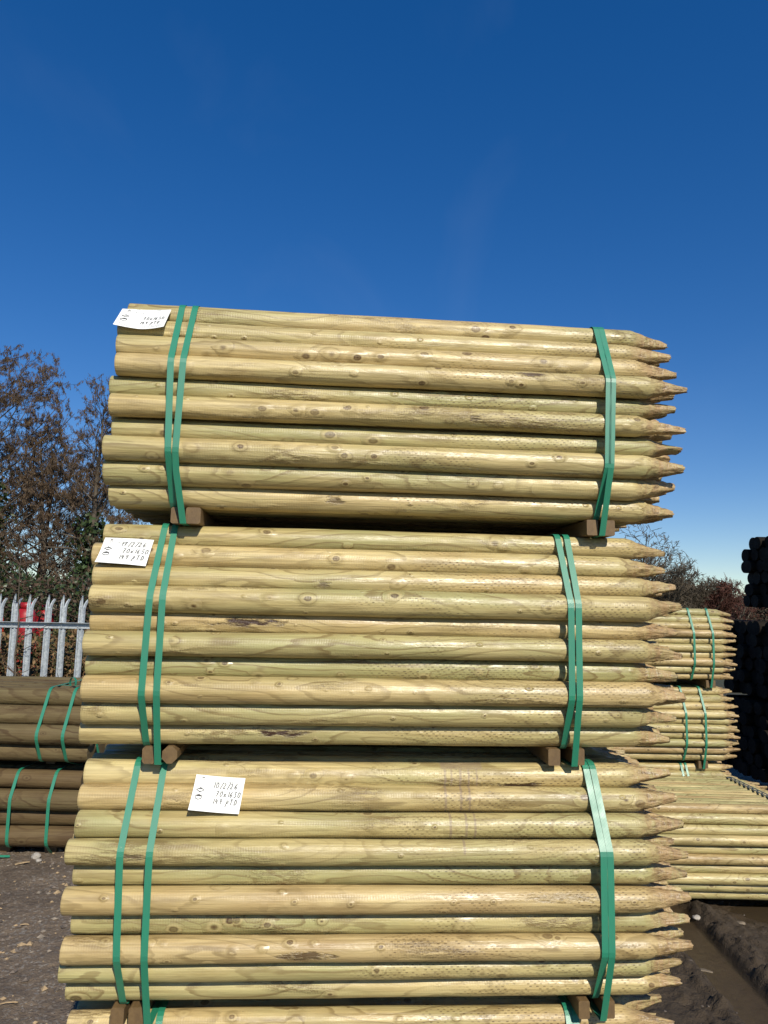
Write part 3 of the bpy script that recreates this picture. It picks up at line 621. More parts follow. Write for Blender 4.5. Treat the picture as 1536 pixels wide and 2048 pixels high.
def paper_label(label, origin, ex, ey, w, h, curl, lines, shear=0.0, extra_sheet=False):
    """origin: lower left corner; ex / ey: directions along and up the sheet; curl(u,v): lift off the plane"""
    root = tag(obj('paper_label', None), label, 'label', 'paper labels stapled to the bundles'); root.location = origin
    ex, ey = Vector(ex).normalized(), Vector(ey).normalized(); nz = ex.cross(ey).normalized()
    def S(u, v, lift=0.0):
        p = ex * (u * w + shear * (v - 0.5) * h) + ey * (v * h) + nz * curl(u, v)
        if lift:
            e = 0.01; a = S(u + e, v) - S(u - e, v); b = S(u, v + e) - S(u, v - e); p = p + a.cross(b).normalized() * lift
        return p
    n, m = 16, 12
    V = [S(i / n, j / m) for j in range(m + 1) for i in range(n + 1)] + [S(i / n, j / m, -0.0003) for j in range(m + 1) for i in range(n + 1)]
    k = (n + 1) * (m + 1); F = []
    for j in range(m):
        for i in range(n):
            a = j * (n + 1) + i; F += [(a, a + 1, a + n + 2, a + n + 1), (k + a + n + 1, k + a + n + 2, k + a + 1, k + a)]
    obj('sheet', mesh('sheet', V, F, True), root, M['paper'])
    for su in (0.30, 0.72):
        p, q = S(su, 0.955, 0.0008), S(su + 0.07, 0.965, 0.0008); MB().tube([p - nz * 0.012, p, q, q - nz * 0.012], 0.0006, 5).build('staple', M['galv'], root)
    def stroke(mb, pts, t):
        dense = []
        for p, q in zip(pts[:-1], pts[1:]):
            c = max(1, int(math.dist(p, q) / 0.03)); dense += [(p[0] + (q[0] - p[0]) * i / c, p[1] + (q[1] - p[1]) * i / c) for i in range(c)]
        dense.append(pts[-1]); Vs = []
        for i, p in enumerate(dense):
            a, b = dense[max(0, i - 1)], dense[min(len(dense) - 1, i + 1)]
            dx, dy = (b[0] - a[0]) * w, (b[1] - a[1]) * h; l = math.hypot(dx, dy) or 1; qx, qy = -dy / l * t / 2 / w, dx / l * t / 2 / h
            Vs += [S(p[0] + qx, p[1] + qy, 0.0005), S(p[0] - qx, p[1] - qy, 0.0005)]
        mb.add(Vs, [(2 * i, 2 * i + 1, 2 * i + 3, 2 * i + 2) for i in range(len(dense) - 1)])
    def poly(mb, pts):
        mb.add([S(u, v, 0.0005) for u, v in pts], [tuple(range(len(pts) - 1, -1, -1))])
    ink = MB()
    for (txt, u, v, cw, chh, gap) in lines:
        for c in txt:
            for st in GL[c]: stroke(ink, [(u + (a + 0.12 * b) * cw, v + b * chh) for a, b in st], 0.0021)
            u += gap * (0.55 if c == '1' else 0.6 if c in '/ ' else 1)
    ink.build('handwriting', M['ink'], root)
    lg = MB()          # two outlined emblems, a diamond and a hexagon, each with a dark upper field
    def ring_(cx, cy, rx, ry, ang, t):
        o_ = [(cx + rx * cos(a), cy + ry * sin(a)) for a in ang]; i_ = [(cx + (rx - t) * cos(a), cy + (ry - t * w / h) * sin(a)) for a in ang]; n_ = len(ang)
        lg.add([S(u, v, 0.0005) for u, v in o_ + i_], [(i, n_ + i, n_ + (i + 1) % n_, (i + 1) % n_) for i in range(n_)])
    ring_(0.14, 0.585, 0.085, 0.075, [0, pi / 2, pi, 3 * pi / 2], 0.022)
    poly(lg, [(0.095, 0.605), (0.185, 0.605), (0.14, 0.648)])
    hx = [R_(q) for q in (35, 90, 145, 215, 270, 325)]
    ring_(0.135, 0.385, 0.078, 0.080, hx, 0.016)
    poly(lg, [(0.09, 0.40), (0.18, 0.40), (0.18, 0.428), (0.135, 0.455), (0.09, 0.428)])
    stroke(lg, [(0.13, 0.93), (0.15, 0.955), (0.155, 0.92), (0.175, 0.945), (0.18, 0.915)], 0.0016); stroke(lg, [(0.135, 0.915), (0.175, 0.93)], 0.0014)
    lg.build('emblem', M['ink'], root)
    cr = MB()
    stroke(cr, [(0.14 + 0.095 * cos(t), 0.81 + 0.085 * sin(t)) for t in np.linspace(0, 2 * pi, 22)], 0.0009)
    for c, u in (('C', 0.09), ('F', 0.125), ('T', 0.155)):
        for st in GL[c]: stroke(cr, [(u + a * 0.05, 0.77 + b * 0.10) for a, b in st], 0.0010)
    cr.build('crest', M['pink_print'], root)
    pr = MB(); g = random.Random(len(label))
    def words(u0, u1, v, t):
        u = u0
        while u < u1:
            l = g.uniform(0.015, 0.045); stroke(pr, [(u, v), (min(u1, u + l), v)], t); u += l + 0.010
    for u0, u1, v in ((0.30, 0.50, 0.83), (0.30, 0.48, 0.795), (0.62, 0.80, 0.855), (0.30, 0.36, 0.72), (0.34, 0.45, 0.55), (0.34, 0.47, 0.43), (0.34, 0.43, 0.30), (0.06, 0.24, 0.27)): words(u0, u1, v, 0.0014)
    for i in range(6): words(0.04, 0.95, 0.19 - i * 0.028, 0.0006)
    pr.build('small_print', M['print'], root)
    return root
def frame(x0, y0, zr, yaw):
    a = R_(yaw); return Vector((x0, y0, zr)), Vector((cos(a), sin(a), 0)), Vector((-sin(a), cos(a), 0))
UP = Vector((0, 0, 1))
def on_chamfer(b, lx, lz, out=0.0):                 # a point just off the sloping upper front of a bundle; lz above the lowest row's axis
    o, t, n = b; d = (lz - 6 * D0 * 0.866) * 0.5 / 0.866
    return o + t * lx + n * (d - 0.0345 / 0.866 - out) + UP * lz
B1, B2, B3 = frame(-0.765, 2.033, 2.249, 4.85), frame(-0.796, 2.044, 1.596, 4.36), frame(-0.799, 2.049, 0.939, 3.56)
for (b, lab, lx, lz, w, h, tilt, curl, lines, slope, shear) in (
    (B1, 'curled white paper label on the topmost bundle, writing foreshortened', -0.006, 0.462, 0.140, 0.096, 0.55,
     lambda u, v: 0.004 + 0.028 * max(0, u - 0.45) ** 1.5 * (1.5 - v) + 0.016 * (1 - u) ** 2 * (1 - v), [('70x1650', 0.50, 0.46, 0.052, 0.14, 0.068), ('149 PTD', 0.47, 0.24, 0.052, 0.13, 0.066)], 0.0, 0.06),
    (B2, 'white paper label reading 17/2/26 on the second bundle', 0.016, 0.450, 0.134, 0.088, 0.5,
     lambda u, v: 0.003 + 0.010 * (1 - v) ** 3 * (1 - u) + 0.006 * max(0, 0.35 - u) + 0.003 * sin(3 * u), [('17/2/26', 0.38, 0.69, 0.066, 0.16, 0.092), ('70x1650', 0.45, 0.43, 0.062, 0.17, 0.082), ('149 PTD', 0.42, 0.20, 0.062, 0.16, 0.084)], -0.02, 0.08),
    (B3, 'white paper label reading 10/2/26 on the third bundle', 0.303, 0.458, 0.130, 0.092, 0.35,
     lambda u, v: 0.004 + 0.022 * max(0, 0.5 - u) ** 1.4 + 0.012 * (1 - v) ** 2 * (1 - u) + 0.004 * cos(4 * u) + 0.004, [('10/2/26', 0.38, 0.67, 0.064, 0.15, 0.090), ('70x1650', 0.46, 0.44, 0.060, 0.15, 0.080), ('149 PTD', 0.43, 0.23, 0.060, 0.15, 0.082)], -0.05, 0.06)):
    o, t, n = b; up = (UP * 0.866 + n * 0.5 * tilt / 0.5).normalized()
    ex = (t + up * slope).normalized(); ey = (up - ex * up.dot(ex)).normalized()
    org = on_chamfer(b, lx, lz, 0.004)
    paper_label(lab, org, ex, ey, w, h, curl, lines, shear)

# ------------------------------------------------------------------ palisade fence
def pale_mesh():
    prof = [(-0.034, 0.010), (-0.026, -0.004), (-0.013, -0.006), (-0.006, 0.010), (0.006, 0.010), (0.013, -0.006), (0.026, -0.004), (0.034, 0.010)]
    prof = [(-0.035, 0.012), (-0.024, -0.008), (-0.011, -0.008), (-0.008, 0.006), (0.008, 0.006), (0.011, -0.008), (0.024, -0.008), (0.035, 0.012)]
    V, F = [], []; n = len(prof); H = 1.86; t = 0.003
    def sheet(cols, zs, disp, tops=None):
        k = len(V)
        for side in (0, t):
            for z in zs:
                for (x, y) in cols: dx, dy = disp(z, x); V.append((x + dx, y + side + dy, z))
        c, m = len(cols), len(zs); q = c * m
        for i in range(m - 1):
            for j in range(c - 1):
                a = k + i * c + j; F.append((a, a + 1, a + c + 1, a + c)); F.append((a + q + c, a + q + c + 1, a + q + 1, a + q))
        for i in range(m - 1):
            for j in (0, c - 1): a = k + i * c + j; F.append((a, a + c, a + c + q, a + q) if j == 0 else (a + q, a + q + c, a + c, a))
        for j in range(c - 1): a = k + (m - 1) * c + j; F.append((a, a + 1, a + 1 + q, a + q))
    sheet(prof, [0.03, H], lambda z, x: (0, 0))
    # the three points
    def prong(cols, lean, out, hh, pt):
        k = len(V); zs = [H - 0.0005, H + hh * 0.4, H + hh * 0.75, H + hh]; c = len(cols); xc = sum(p[0] for p in cols) / c
        for side in (0, t):
            for i, z in enumerate(zs):
                u = max(0.0, (z - H) / hh); w = (1, 1, 0.95, pt)[i]
                for (x, y) in cols: V.append((xc + (x - xc) * w + lean * u ** 1.6, y + side + out * u ** 1.6, z))
        q = c * 4
        for i in range(3):
            for j in range(c - 1): a = k + i * c + j; F.append((a, a + 1, a + c + 1, a + c)); F.append((a + q + c, a + q + c + 1, a + q + 1, a + q))
            for j in (0, c - 1): a = k + i * c + j; F.append((a, a + c, a + c + q, a + q) if j == 0 else (a + q, a + q + c, a + c, a))
        for j in range(c - 1): a = k + 3 * c + j; F.append((a, a + 1, a + 1 + q, a + q))
    prong(prof[0:3], -0.006, 0.035, 0.085, 0.65); prong(prof[2:6], 0.0, 0.0, 0.135, 0.25); prong(prof[5:8], 0.026, 0.03, 0.095, 0.6)
    return mesh('pale', V, F, False)
fence = tag(obj('palisade_fence', None), 'galvanised steel palisade fence with triple-pointed pales behind the brown timber', 'fence')
FY = lambda x: 7.75 + 0.055 * (x + 3.44)
fence.location = (-3.44, 7.75, 0)
pm = pale_mesh()
for i in range(30):
    x = -3.758 + 0.164 * (i - 14)
    p = obj('pale', pm, fence, M['galv'] if i == 0 else None); p.location = (x + 3.44, FY(x) - 7.75 + 0.012, 0.002 * ((i * 7) % 3)); p.rotation_euler.z = R_(((i * 37) % 7 - 3) * 0.5); p.rotation_euler.y = R_(((i * 53) % 5 - 2) * 0.25)
xa, xb = -3.758 - 14 * 0.164 - 0.1, -3.758 + 16 * 0.164
for z in (1.70, 0.30):
    m = MB(); L_ = xb - xa
    m.box(0, L_, -0.004, 0, -0.060, -0.004).box(0, L_, -0.050, 0, -0.004, 0.0)
    r = m.build('rail', M['galv'], fence); r.location = (xa + 3.44, FY(xa) - 7.75 - 0.001, z + 0.018); r.rotation_euler.z = math.atan(0.055)
    for i in range(30):
        x = -3.758 + 0.164 * (i - 14); b = MB().lathe([(0.008, 0), (0.008, 0.005), (0.005, 0.008)], n=8)
        bo = b.build('bolt', M['galv'], r); bo.location = (x - xa, -0.0045, -0.038); bo.rotation_euler.x = pi / 2
for x in (-5.75, -3.02 + 0.32, -1.5):
    m = MB().box(-0.045, 0.045, 0.03, 0.036, 0, 1.9).box(-0.003, 0.003, 0.036, 0.10, 0, 1.9).box(-0.045, 0.045, 0.10, 0.106, 0, 1.9)
    q = m.build('fence_post', M['galv'], fence); q.location = (x + 3.44, FY(x) - 7.75 + 0.03, 0)

# ------------------------------------------------------------------ red tanks behind the fence
M['red'] = plain('red_paint', (0.30, 0.010, 0.014), 0.45, 0.4, 0, 0.3, 9)
M['orange'] = plain('orange_red_paint', (0.50, 0.055, 0.016), 0.5, 0.4, 0, 0.3, 9)
M['rust'] = plain('dull_steel', (0.20, 0.17, 0.15), 0.6, 0.4, 0.3, 0.3, 15)
M['offwhite'] = plain('offwhite_cap', (0.65, 0.58, 0.52), 0.6, 0.3, 0, 0.1)
def tank(label, x, y, top, r, mat):
    t = tag(obj('red_tank', None), label, 'tank', 'red tanks behind the fence'); t.location = (x, y, 0)
    MB().lathe([(r * 0.9, 0), (r, 0.05), (r, top - 0.24), (r * 0.95, top - 0.17), (r * 0.74, top - 0.10), (r * 0.42, top - 0.07)], n=28).build('body', mat, t, True)
    MB().lathe([(r * 0.62, top - 0.085), (r * 0.62, top), (r * 0.56, top), (r * 0.56, top - 0.08)], n=20).build('collar', mat, t, True)
    MB().lathe([(0.022, top - 0.08), (0.022, top - 0.04), (0.032, top - 0.04), (0.032, top - 0.012)], n=10).build('valve', M['rust'], t)
    for z in (0.34, 0.52, 0.9): MB().lathe([(r + 0.001, top - z), (r + 0.006, top - z + 0.01), (r + 0.006, top - z + 0.025), (r + 0.001, top - z + 0.035)], n=28).build('band', mat, t, True)
    return t
tank('red tank with raised bands, seen between the second and third fence pales', -4.93, 10.5, 1.90, 0.135, M['red'])
tank('dimmer red tank further back, seen beside the fourth fence pale', -6.05, 13.6, 1.86, 0.16, M['red'])
ot = tank('orange-red tank with pale cap at the left edge behind the fence', -5.235, 10.3, 1.83, 0.10, M['orange'])
MB().lathe([(0.03, 1.83), (0.055, 1.845), (0.05, 1.885), (0.02, 1.90)], n=14).build('cap', M['offwhite'], ot, True)

# ------------------------------------------------------------------ trees
def frames(d):
    ref = np.where(np.abs(d[:, 2:3]) < 0.9, np.array([[0, 0, 1.0]]), np.array([[1.0, 0, 0]]))
    a = np.cross(d, ref); a /= np.linalg.norm(a, axis=1, keepdims=True) + 1e-9
    return a, np.cross(d, a)
def segs_mesh(A, B, ra, rb, n):
    A, B = np.array(A), np.array(B); ra, rb = np.array(ra), np.array(rb)
    d = B - A; d /= np.linalg.norm(d, axis=1, keepdims=True) + 1e-9; a, b = frames(d); m = len(A)
    t = 2 * pi * np.arange(n) / n; c, s_ = np.cos(t), np.sin(t)
    off = a[:, None, :] * c[None, :, None] + b[:, None, :] * s_[None, :, None]
    V = np.concatenate([A[:, None, :] + off * ra[:, None, None], B[:, None, :] + off * rb[:, None, None]], 1).reshape(-1, 3)
    base = (np.arange(m) * 2 * n)[:, None]; j = np.arange(n)[None, :]; j2 = (np.arange(n)[None, :] + 1) % n
    F = np.stack([base + j, base + j2, base + n + j2, base + n + j], -1).reshape(-1, 4)
    return V, F
def leaf_quads(C, U, W, su, sw):
    """rhombic leaf faces: centres C, long axis U, cross axis W"""
    su, sw = np.asarray(su)[:, None], np.asarray(sw)[:, None]
    V = np.stack([C - U * su, C + W * sw, C + U * su, C - W * sw], 1).reshape(-1, 3)
    return V, np.arange(len(V)).reshape(-1, 4)
def unit(v): return v / (np.linalg.norm(v, axis=-1, keepdims=True) + 1e-9)

def grow(seed, height, trunk_r, lean=(0, 0), style='alder', spread=0.45, levels=3, nb=34, first=0.18, twig=1.0, dens=1.0):
    """returns lists of segments: thick wood (trunk and limbs) and twigs, plus twig end points"""
    g = np.random.default_rng(seed); thick, thin, ends = [], [], []
    def path(p, d, L, n, r0, r1, wob, up, out):
        pts = [p]; d = unit(d); 
        for i in range(n):
            d = unit(d + g.normal(0, wob, 3) + np.array([0, 0, up])); q = pts[-1] + d * L / n
            out.append((pts[-1], q, r0 + (r1 - r0) * i / n, r0 + (r1 - r0) * (i + 1) / n)); pts.append(q)
        return pts, d
    stems = [(np.zeros(3), np.array([lean[0], lean[1], 1.0]), height, trunk_r)]
    if style == 'domed':
        stems = []
        base, _ = path(np.zeros(3), np.array([lean[0], lean[1], 1.0]), height * 0.28, 4, trunk_r, trunk_r * 0.8, 0.05, 0.05, thick)
        for i in range(6):
            a = i * 2.4 + g.uniform(0, 1); stems.append((base[-1 - (i % 2)], np.array([cos(a) * 0.75, sin(a) * 0.75, 0.85]), height * g.uniform(0.62, 0.8), trunk_r * 0.55))
    for (p0, d0, H, r0) in stems:
        tp, _ = path(p0, d0, H, 16, r0, r0 * 0.10, 0.035 if style == 'alder' else 0.09, 0.02, thick)
        k = nb if style == 'alder' else nb // 3
        for i in range(k):
            u = first + (1 - first) * (i + g.uniform(0, 1)) / k; u = min(u, 0.985); f = u * 16; j = int(f); p = tp[j] + (tp[min(j + 1, 16)] - tp[j]) * (f - j)
            a = i * 2.39996 + g.uniform(-0.5, 0.5)
            prof = (sin(pi * min(1, (1 - u) * 1.15 + 0.06)) ** 0.7) if style == 'alder' else (0.5 + 0.5 * (1 - u))
            L1 = H * spread * (0.30 + 0.70 * prof) * g.uniform(0.65, 1.1) * (1.0 if u < 0.8 else 0.75)
            d = np.array([cos(a), sin(a), 0.20 + 0.75 * u + g.uniform(-0.15, 0.2)])
            r1 = max(0.010, r0 * (1 - u * 0.85) * 0.36)
            bp, _ = path(p, d, L1, 7, r1, r1 * 0.25, 0.13, 0.03, thick)
            n2 = max(4, int(L1 * 5.5 * dens))
            for m in range(n2):
                v = 0.16 + 0.84 * (m + g.uniform(0, 1)) / n2; f2 = min(v * 7, 6.99); j2 = int(f2); q = bp[j2] + (bp[j2 + 1] - bp[j2]) * (f2 - j2)
                bd = unit(bp[j2 + 1] - bp[j2]); dd = unit(g.normal(0, 1, 3)); dd = unit(dd - bd * dd.dot(bd)) * 0.85 + bd * 0.65 + np.array([0, 0, 0.15])
                L2 = L1 * g.uniform(0.14, 0.34) * (1.15 - 0.5 * v) + 0.16
                sp, _ = path(q, dd, L2, 3, max(0.0055, r1 * 0.30) * twig, 0.0038 * twig, 0.22, 0.02, thin)
                n3 = max(3, int(L2 * 11 * dens))
                for t in range(n3):
                    w = g.uniform(0.2, 1); f3 = min(w * 3, 2.99); j3 = int(f3); e = sp[j3] + (sp[j3 + 1] - sp[j3]) * (f3 - j3)
                    td = unit(unit(sp[j3 + 1] - sp[j3]) * 0.8 + g.normal(0, 0.62, 3)); l3 = g.uniform(0.10, 0.30)
                    e2 = e + td * l3; thin.append((e, e2, 0.0055 * twig, 0.0035 * twig)); ends.append((e, e2))
    return thick, thin, ends
def seg_arrays(l): return [np.array([s[i] for s in l]) for i in range(4)]

def bark_mat(name, a, b): 
    s = NT(name); P = s.n('ShaderNodeTexCoord').outputs['Object']; n = s.noise(s.vm('MULTIPLY', P, (9, 9, 2.5)), 1, 5, 0.65)
    return s.fin(s.mix(s.rng(n, 0.3, 0.7, 0, 1), a, b), 0.85, s.bump(n, 0.6, 0.02), 0.2)
M['bark'] = bark_mat('grey_brown_bark', (0.045, 0.036, 0.027), (0.15, 0.125, 0.095))
M['twig'] = plain('brown_twigs', (0.075, 0.050, 0.034), 0.8, 0.2, 0, 0.4, 3)
M['catkin'] = plain('russet_catkins', (0.102, 0.071, 0.043), 0.8, 0.15, 0, 0.6, 4)
M['cone'] = plain('dark_alder_cones', (0.055, 0.032, 0.018), 0.8, 0.2, 0, 0.4, 6)
M['ivy'] = plain('ivy_leaves', (0.032, 0.052, 0.014), 0.45, 0.45, 0, 0.6, 2.5)
M['twig_red'] = plain('reddish_twigs', (0.085, 0.036, 0.026), 0.8, 0.2, 0, 0.4, 1)
M['twig_grey'] = plain('greyish_twigs', (0.085, 0.068, 0.048), 0.8, 0.2, 0, 0.4, 1)

def add_ivy(root, pts, radii, n, size, g, name='ivy'):
    """ivy sleeve: leaf faces scattered round a trunk polyline"""
    pts = np.array(pts); k = g.integers(0, len(pts) - 1, n); t = g.random((n, 1)); C = pts[k] * (1 - t) + pts[k + 1] * t
    d = unit(g.normal(0, 1, (n, 3))); r = np.interp(k, np.arange(len(radii)), radii) * np.abs(g.normal(0.75, 0.35, n)); C = C + d * r[:, None]
    U = unit(g.normal(0, 1, (n, 3)) + np.array([0, 0, -0.5])); W = unit(np.cross(U, d + 0.3 * g.normal(0, 1, (n, 3))))
    V, F = leaf_quads(C, U, W, size * g.uniform(0.6, 1.3, n), size * g.uniform(0.5, 0.9, n))
    obj(name, mesh_np(name, V, F), root, M['ivy'])

def tree(name, label, loc, seed, height, tr, group, style='alder', catk=2.0, twigmat='twig', catmat=True, ivy=None, **kw):
    g = np.random.default_rng(seed + 900); root = tag(obj(name, None), label, 'tree', group); root.location = loc
    thick, thin, ends = grow(seed, height, tr, style=style, **kw)
    A = seg_arrays(thick); V, F = segs_mesh(*A, 7); obj('trunk', mesh_np('trunk', V, F, True), root, M['bark'])
    A = seg_arrays(thin); V, F = segs_mesh(*A, 3); Fm = [F]; Vm = [V]; mats = [np.zeros(len(F), np.int32)]; nv = len(V)
    if catk:
        E0 = np.array([e[0] for e in ends]); E1 = np.array([e[1] for e in ends]); n = int(len(ends) * catk); k = g.integers(0, len(ends), n); t = g.random((n, 1))
        C = E0[k] * (1 - t) + E1[k] * t + g.normal(0, 0.02, (n, 3)); U = unit(np.stack([g.normal(0, 0.25, n), g.normal(0, 0.25, n), -np.ones(n)], 1))
        sz = g.uniform(0.020, 0.046, n); C = C + U * sz[:, None]; W = unit(np.cross(U, g.normal(0, 1, (n, 3))))
        V2, F2 = leaf_quads(C, U, W, sz, sz * 0.22); Vm.append(V2); Fm.append(F2 + nv); mats.append(np.where(g.random(n) < 0.80, 1, 2).astype(np.int32))
    me = mesh_np('crown', np.concatenate(Vm), np.concatenate(Fm), False, np.concatenate(mats))
    for mm in (twigmat, 'catkin', 'cone'): me.materials.append(M[mm])
    obj('crown', me, root)
    if ivy:
        z1, r_, n_ = ivy; tp = [s[0] for s in thick[:16]]; tp = [p for p in tp if p[2] < z1]
        add_ivy(root, tp, [r_] * len(tp), n_, 0.07, g)
    return root
G_T = 'alder trees behind the fence'
tree('alder_tree', 'tall ivy-clad alder with russet catkins at the left edge', (-10.55, 20.0, 0), 1, 8.3, 0.16, G_T, spread=0.40, nb=50, catk=18, ivy=(5.6, 0.55, 5200))
tree('alder_tree', 'slender alder with a pale bare trunk, second from the left edge', (-9.15, 20.5, 0), 2, 6.5, 0.13, G_T, spread=0.33, nb=40, catk=16, lean=(0.02, 0))
tree('alder_tree', 'thin alder standing between the ivy-clad one and the pale-trunked one', (-10.3, 22.5, 0), 3, 6.6, 0.11, G_T, spread=0.30, nb=34, catk=15)
tree('alder_tree', 'alder half hidden behind the central stack, dark ivy on its lower trunk', (-7.75, 20.0, 0), 4, 7.0, 0.14, G_T, spread=0.32, nb=40, catk=16, ivy=(4.3, 0.42, 3600))
tree('alder_tree', 'low broad alder in the gap beside the pale-trunked one', (-8.5, 22.5, 0), 5, 6.0, 0.10, G_T, spread=0.42, nb=30, catk=16)
G_TR = 'bare trees far behind on the right'
tree('bare_tree', 'bare spreading tree seen just above the second bundle\'s points', (13.6, 42, 0), 21, 7.6, 0.20, G_TR, style='domed', catk=0, twigmat='twig_grey', spread=0.46, nb=40, twig=2.8, dens=0.75)
tree('bare_tree', 'dense rounded bare tree behind the points of the second bundle', (14.0, 38, 0), 22, 4.9, 0.18, G_TR, style='domed', catk=0, twigmat='twig_grey', spread=0.5, nb=54, twig=2.2, dens=1.5)
tree('bare_tree', 'reddish brown domed tree in the distance, above the small stack', (18.9, 44, 0), 23, 3.75, 0.18, G_TR, style='domed', catk=0, twigmat='twig_red', spread=0.55, nb=60, twig=2.8, dens=2.0)
tree('bare_tree', 'low bare tree between the rounded tree and the reddish one', (16.4, 43, 0), 24, 3.9, 0.15, G_TR, style='domed', catk=0, twigmat='twig_grey', spread=0.6, nb=60, twig=2.8, dens=1.8)
tree('bare_tree', 'faint low bare tree beside the dark timber ends', (22.3, 48, 0), 25, 3.3, 0.16, G_TR, style='domed', catk=0, twigmat='twig_red', spread=0.55, nb=30, twig=3.2, dens=0.9)

# hedges and thickets nobody could count
def thicket(name, label, x0, x1, y0, y1, zt, nstem, nleaf, seed, stem_r=0.006, leaf=0.04, mats=('twig', 'ivy'), brown=0.4, zpow=0.8):
    g = np.random.default_rng(seed); S = []
    for i in range(nstem):
        p = np.array([g.uniform(x0, x1), g.uniform(y0, y1), g.uniform(-0.05, zt * 0.35)]); d = unit(np.array([g.normal(0, 0.6), g.normal(0, 0.4), g.uniform(0.5, 1.4)])); L = g.uniform(0.4, 1.0) * zt * 0.75; n = 6
        for j in range(n):
            d = unit(d + g.normal(0, 0.16, 3) + np.array([0, 0, -0.14])); q = p + d * L / n; S.append((p, q, stem_r * (1 - j / n * 0.6), stem_r * (1 - (j + 1) / n * 0.6))); p = q
    V, F = segs_mesh(*seg_arrays(S), 3); nv = len(V)
    n = nleaf; C = np.stack([g.uniform(x0, x1, n), g.uniform(y0, y1, n), zt * g.random(n) ** zpow], 1)
    top = zt * (0.72 + 0.45 * vnoise(C[:, 0] * 1.3 + seed, C[:, 1] * 0.7)); C = C[C[:, 2] < top]; n = len(C)
    U = unit(g.normal(0, 1, (n, 3))); W = unit(np.cross(U, g.normal(0, 1, (n, 3)))); sz = leaf * g.uniform(0.5, 1.3, n)
    V2, F2 = leaf_quads(C, U, W, sz, sz * 0.55)
    me = mesh_np(name, np.concatenate([V, V2]), np.concatenate([F, F2 + nv]), False, np.concatenate([np.zeros(len(F), np.int32), np.where(g.random(n) < brown, 0, 1).astype(np.int32)]))
    for m_ in mats: me.materials.append(M[m_])
    return tag(obj(name, me), label, kind='stuff')
M['bramble'] = plain('dry_bramble_stems', (0.20, 0.125, 0.062), 0.8, 0.2, 0, 0.5, 5)
M['bramble_leaf'] = plain('bramble_leaves', (0.060, 0.062, 0.020), 0.6, 0.3, 0, 0.6, 4)
thicket('bramble_undergrowth', 'dry brown brambles tangled behind the fence', -7.5, -1.8, 8.05, 10.0, 1.66, 6500, 42000, 61, 0.0055, 0.030, ('bramble', 'bramble_leaf'), 0.55, 0.7)
thicket('ivy_undergrowth', 'dark ivy and scrub below the alders', -13.5, -3.0, 13.0, 16.5, 2.7, 1500, 95000, 62, 0.010, 0.042, ('twig', 'ivy'), 0.5, 0.85)
thicket('hedge_foliage', 'low brown hedgerow far behind on the right', 9, 34, 50, 54, 3.3, 2600, 36000, 63, 0.025, 0.13, ('twig_grey', 'twig_red'), 0.6, 0.8)
thicket('hedge_foliage', 'distant scrub far behind on the left', -40, 6, 52, 56, 3.6, 1500, 30000, 64, 0.025, 0.15, ('twig_grey', 'twig'), 0.6, 0.8)

# bare sapling growing just inside the fence
def sapling():
    g = np.random.default_rng(77); root = tag(obj('bare_sapling', None), 'thin bare sapling in front of the leftmost fence pales', 'sapling'); root.location = (-3.61, 7.50, 0)
    S = []; p = np.array([0, 0, -0.03]); pts = [p]
    for i in range(14):
        q = p + np.array([0.002 + g.normal(0, 0.010), g.normal(0, 0.006), 0.178]); S.append((p, q, 0.017 * (1 - i / 16), 0.017 * (1 - (i + 1) / 16))); p = q; pts.append(q)
    V, F = segs_mesh(*seg_arrays(S), 7); obj('stem', mesh_np('stem', V, F, True), root, M['bark'])
    T = []
    for i in range(26):
        b = pts[5 + int(g.integers(0, 9))]; sd = -1 if i % 2 else 1; d = unit(np.array([sd * g.uniform(0.6, 1), g.normal(0, 0.4), g.uniform(0.3, 0.9)])); L = g.uniform(0.15, 0.50); q = b
        for j in range(4):
            d = unit(d + g.normal(0, 0.12, 3)); e = q + d * L / 4; T.append((q, e, 0.0055 * (1 - j * 0.2), 0.0055 * (0.8 - j * 0.2))); q = e
    V, F = segs_mesh(*seg_arrays(T), 4); obj('twigs', mesh_np('twigs', V, F, True), root, M['twig'])
sapling()

# ------------------------------------------------------------------ stones, chips, gravel
M['mud_stone'] = plain('muddy_stone', (0.17, 0.135, 0.095), 0.8, 0.3, 0, 0.4, 18, 0.004)
M['stone'] = plain('pale_stone', (0.33, 0.30, 0.26), 0.8, 0.3, 0, 0.3, 18, 0.004)
M['chip'] = plain('wood_splinters', (0.36, 0.26, 0.15), 0.8, 0.2, 0, 0.3, 25)
def stone_mesh(seed, sx, sy, sz):
    import bmesh
    g = random.Random(seed); bm = bmesh.new(); bmesh.ops.create_icosphere(bm, subdivisions=2, radius=1)
    ph = [g.uniform(0, 6) for _ in range(6)]
    for v in bm.verts:
        c = v.co; k = 1 + 0.14 * sin(2.3 * c.x + ph[0]) * sin(2.1 * c.y + ph[1]) + 0.12 * sin(3.7 * c.z + ph[2] + c.x * 2) + g.uniform(-0.05, 0.05); v.co = Vector((c.x * sx * k, c.y * sy * k, c.z * sz * k))
    me = bpy.data.meshes.new('stone'); bm.to_mesh(me); bm.free(); return me
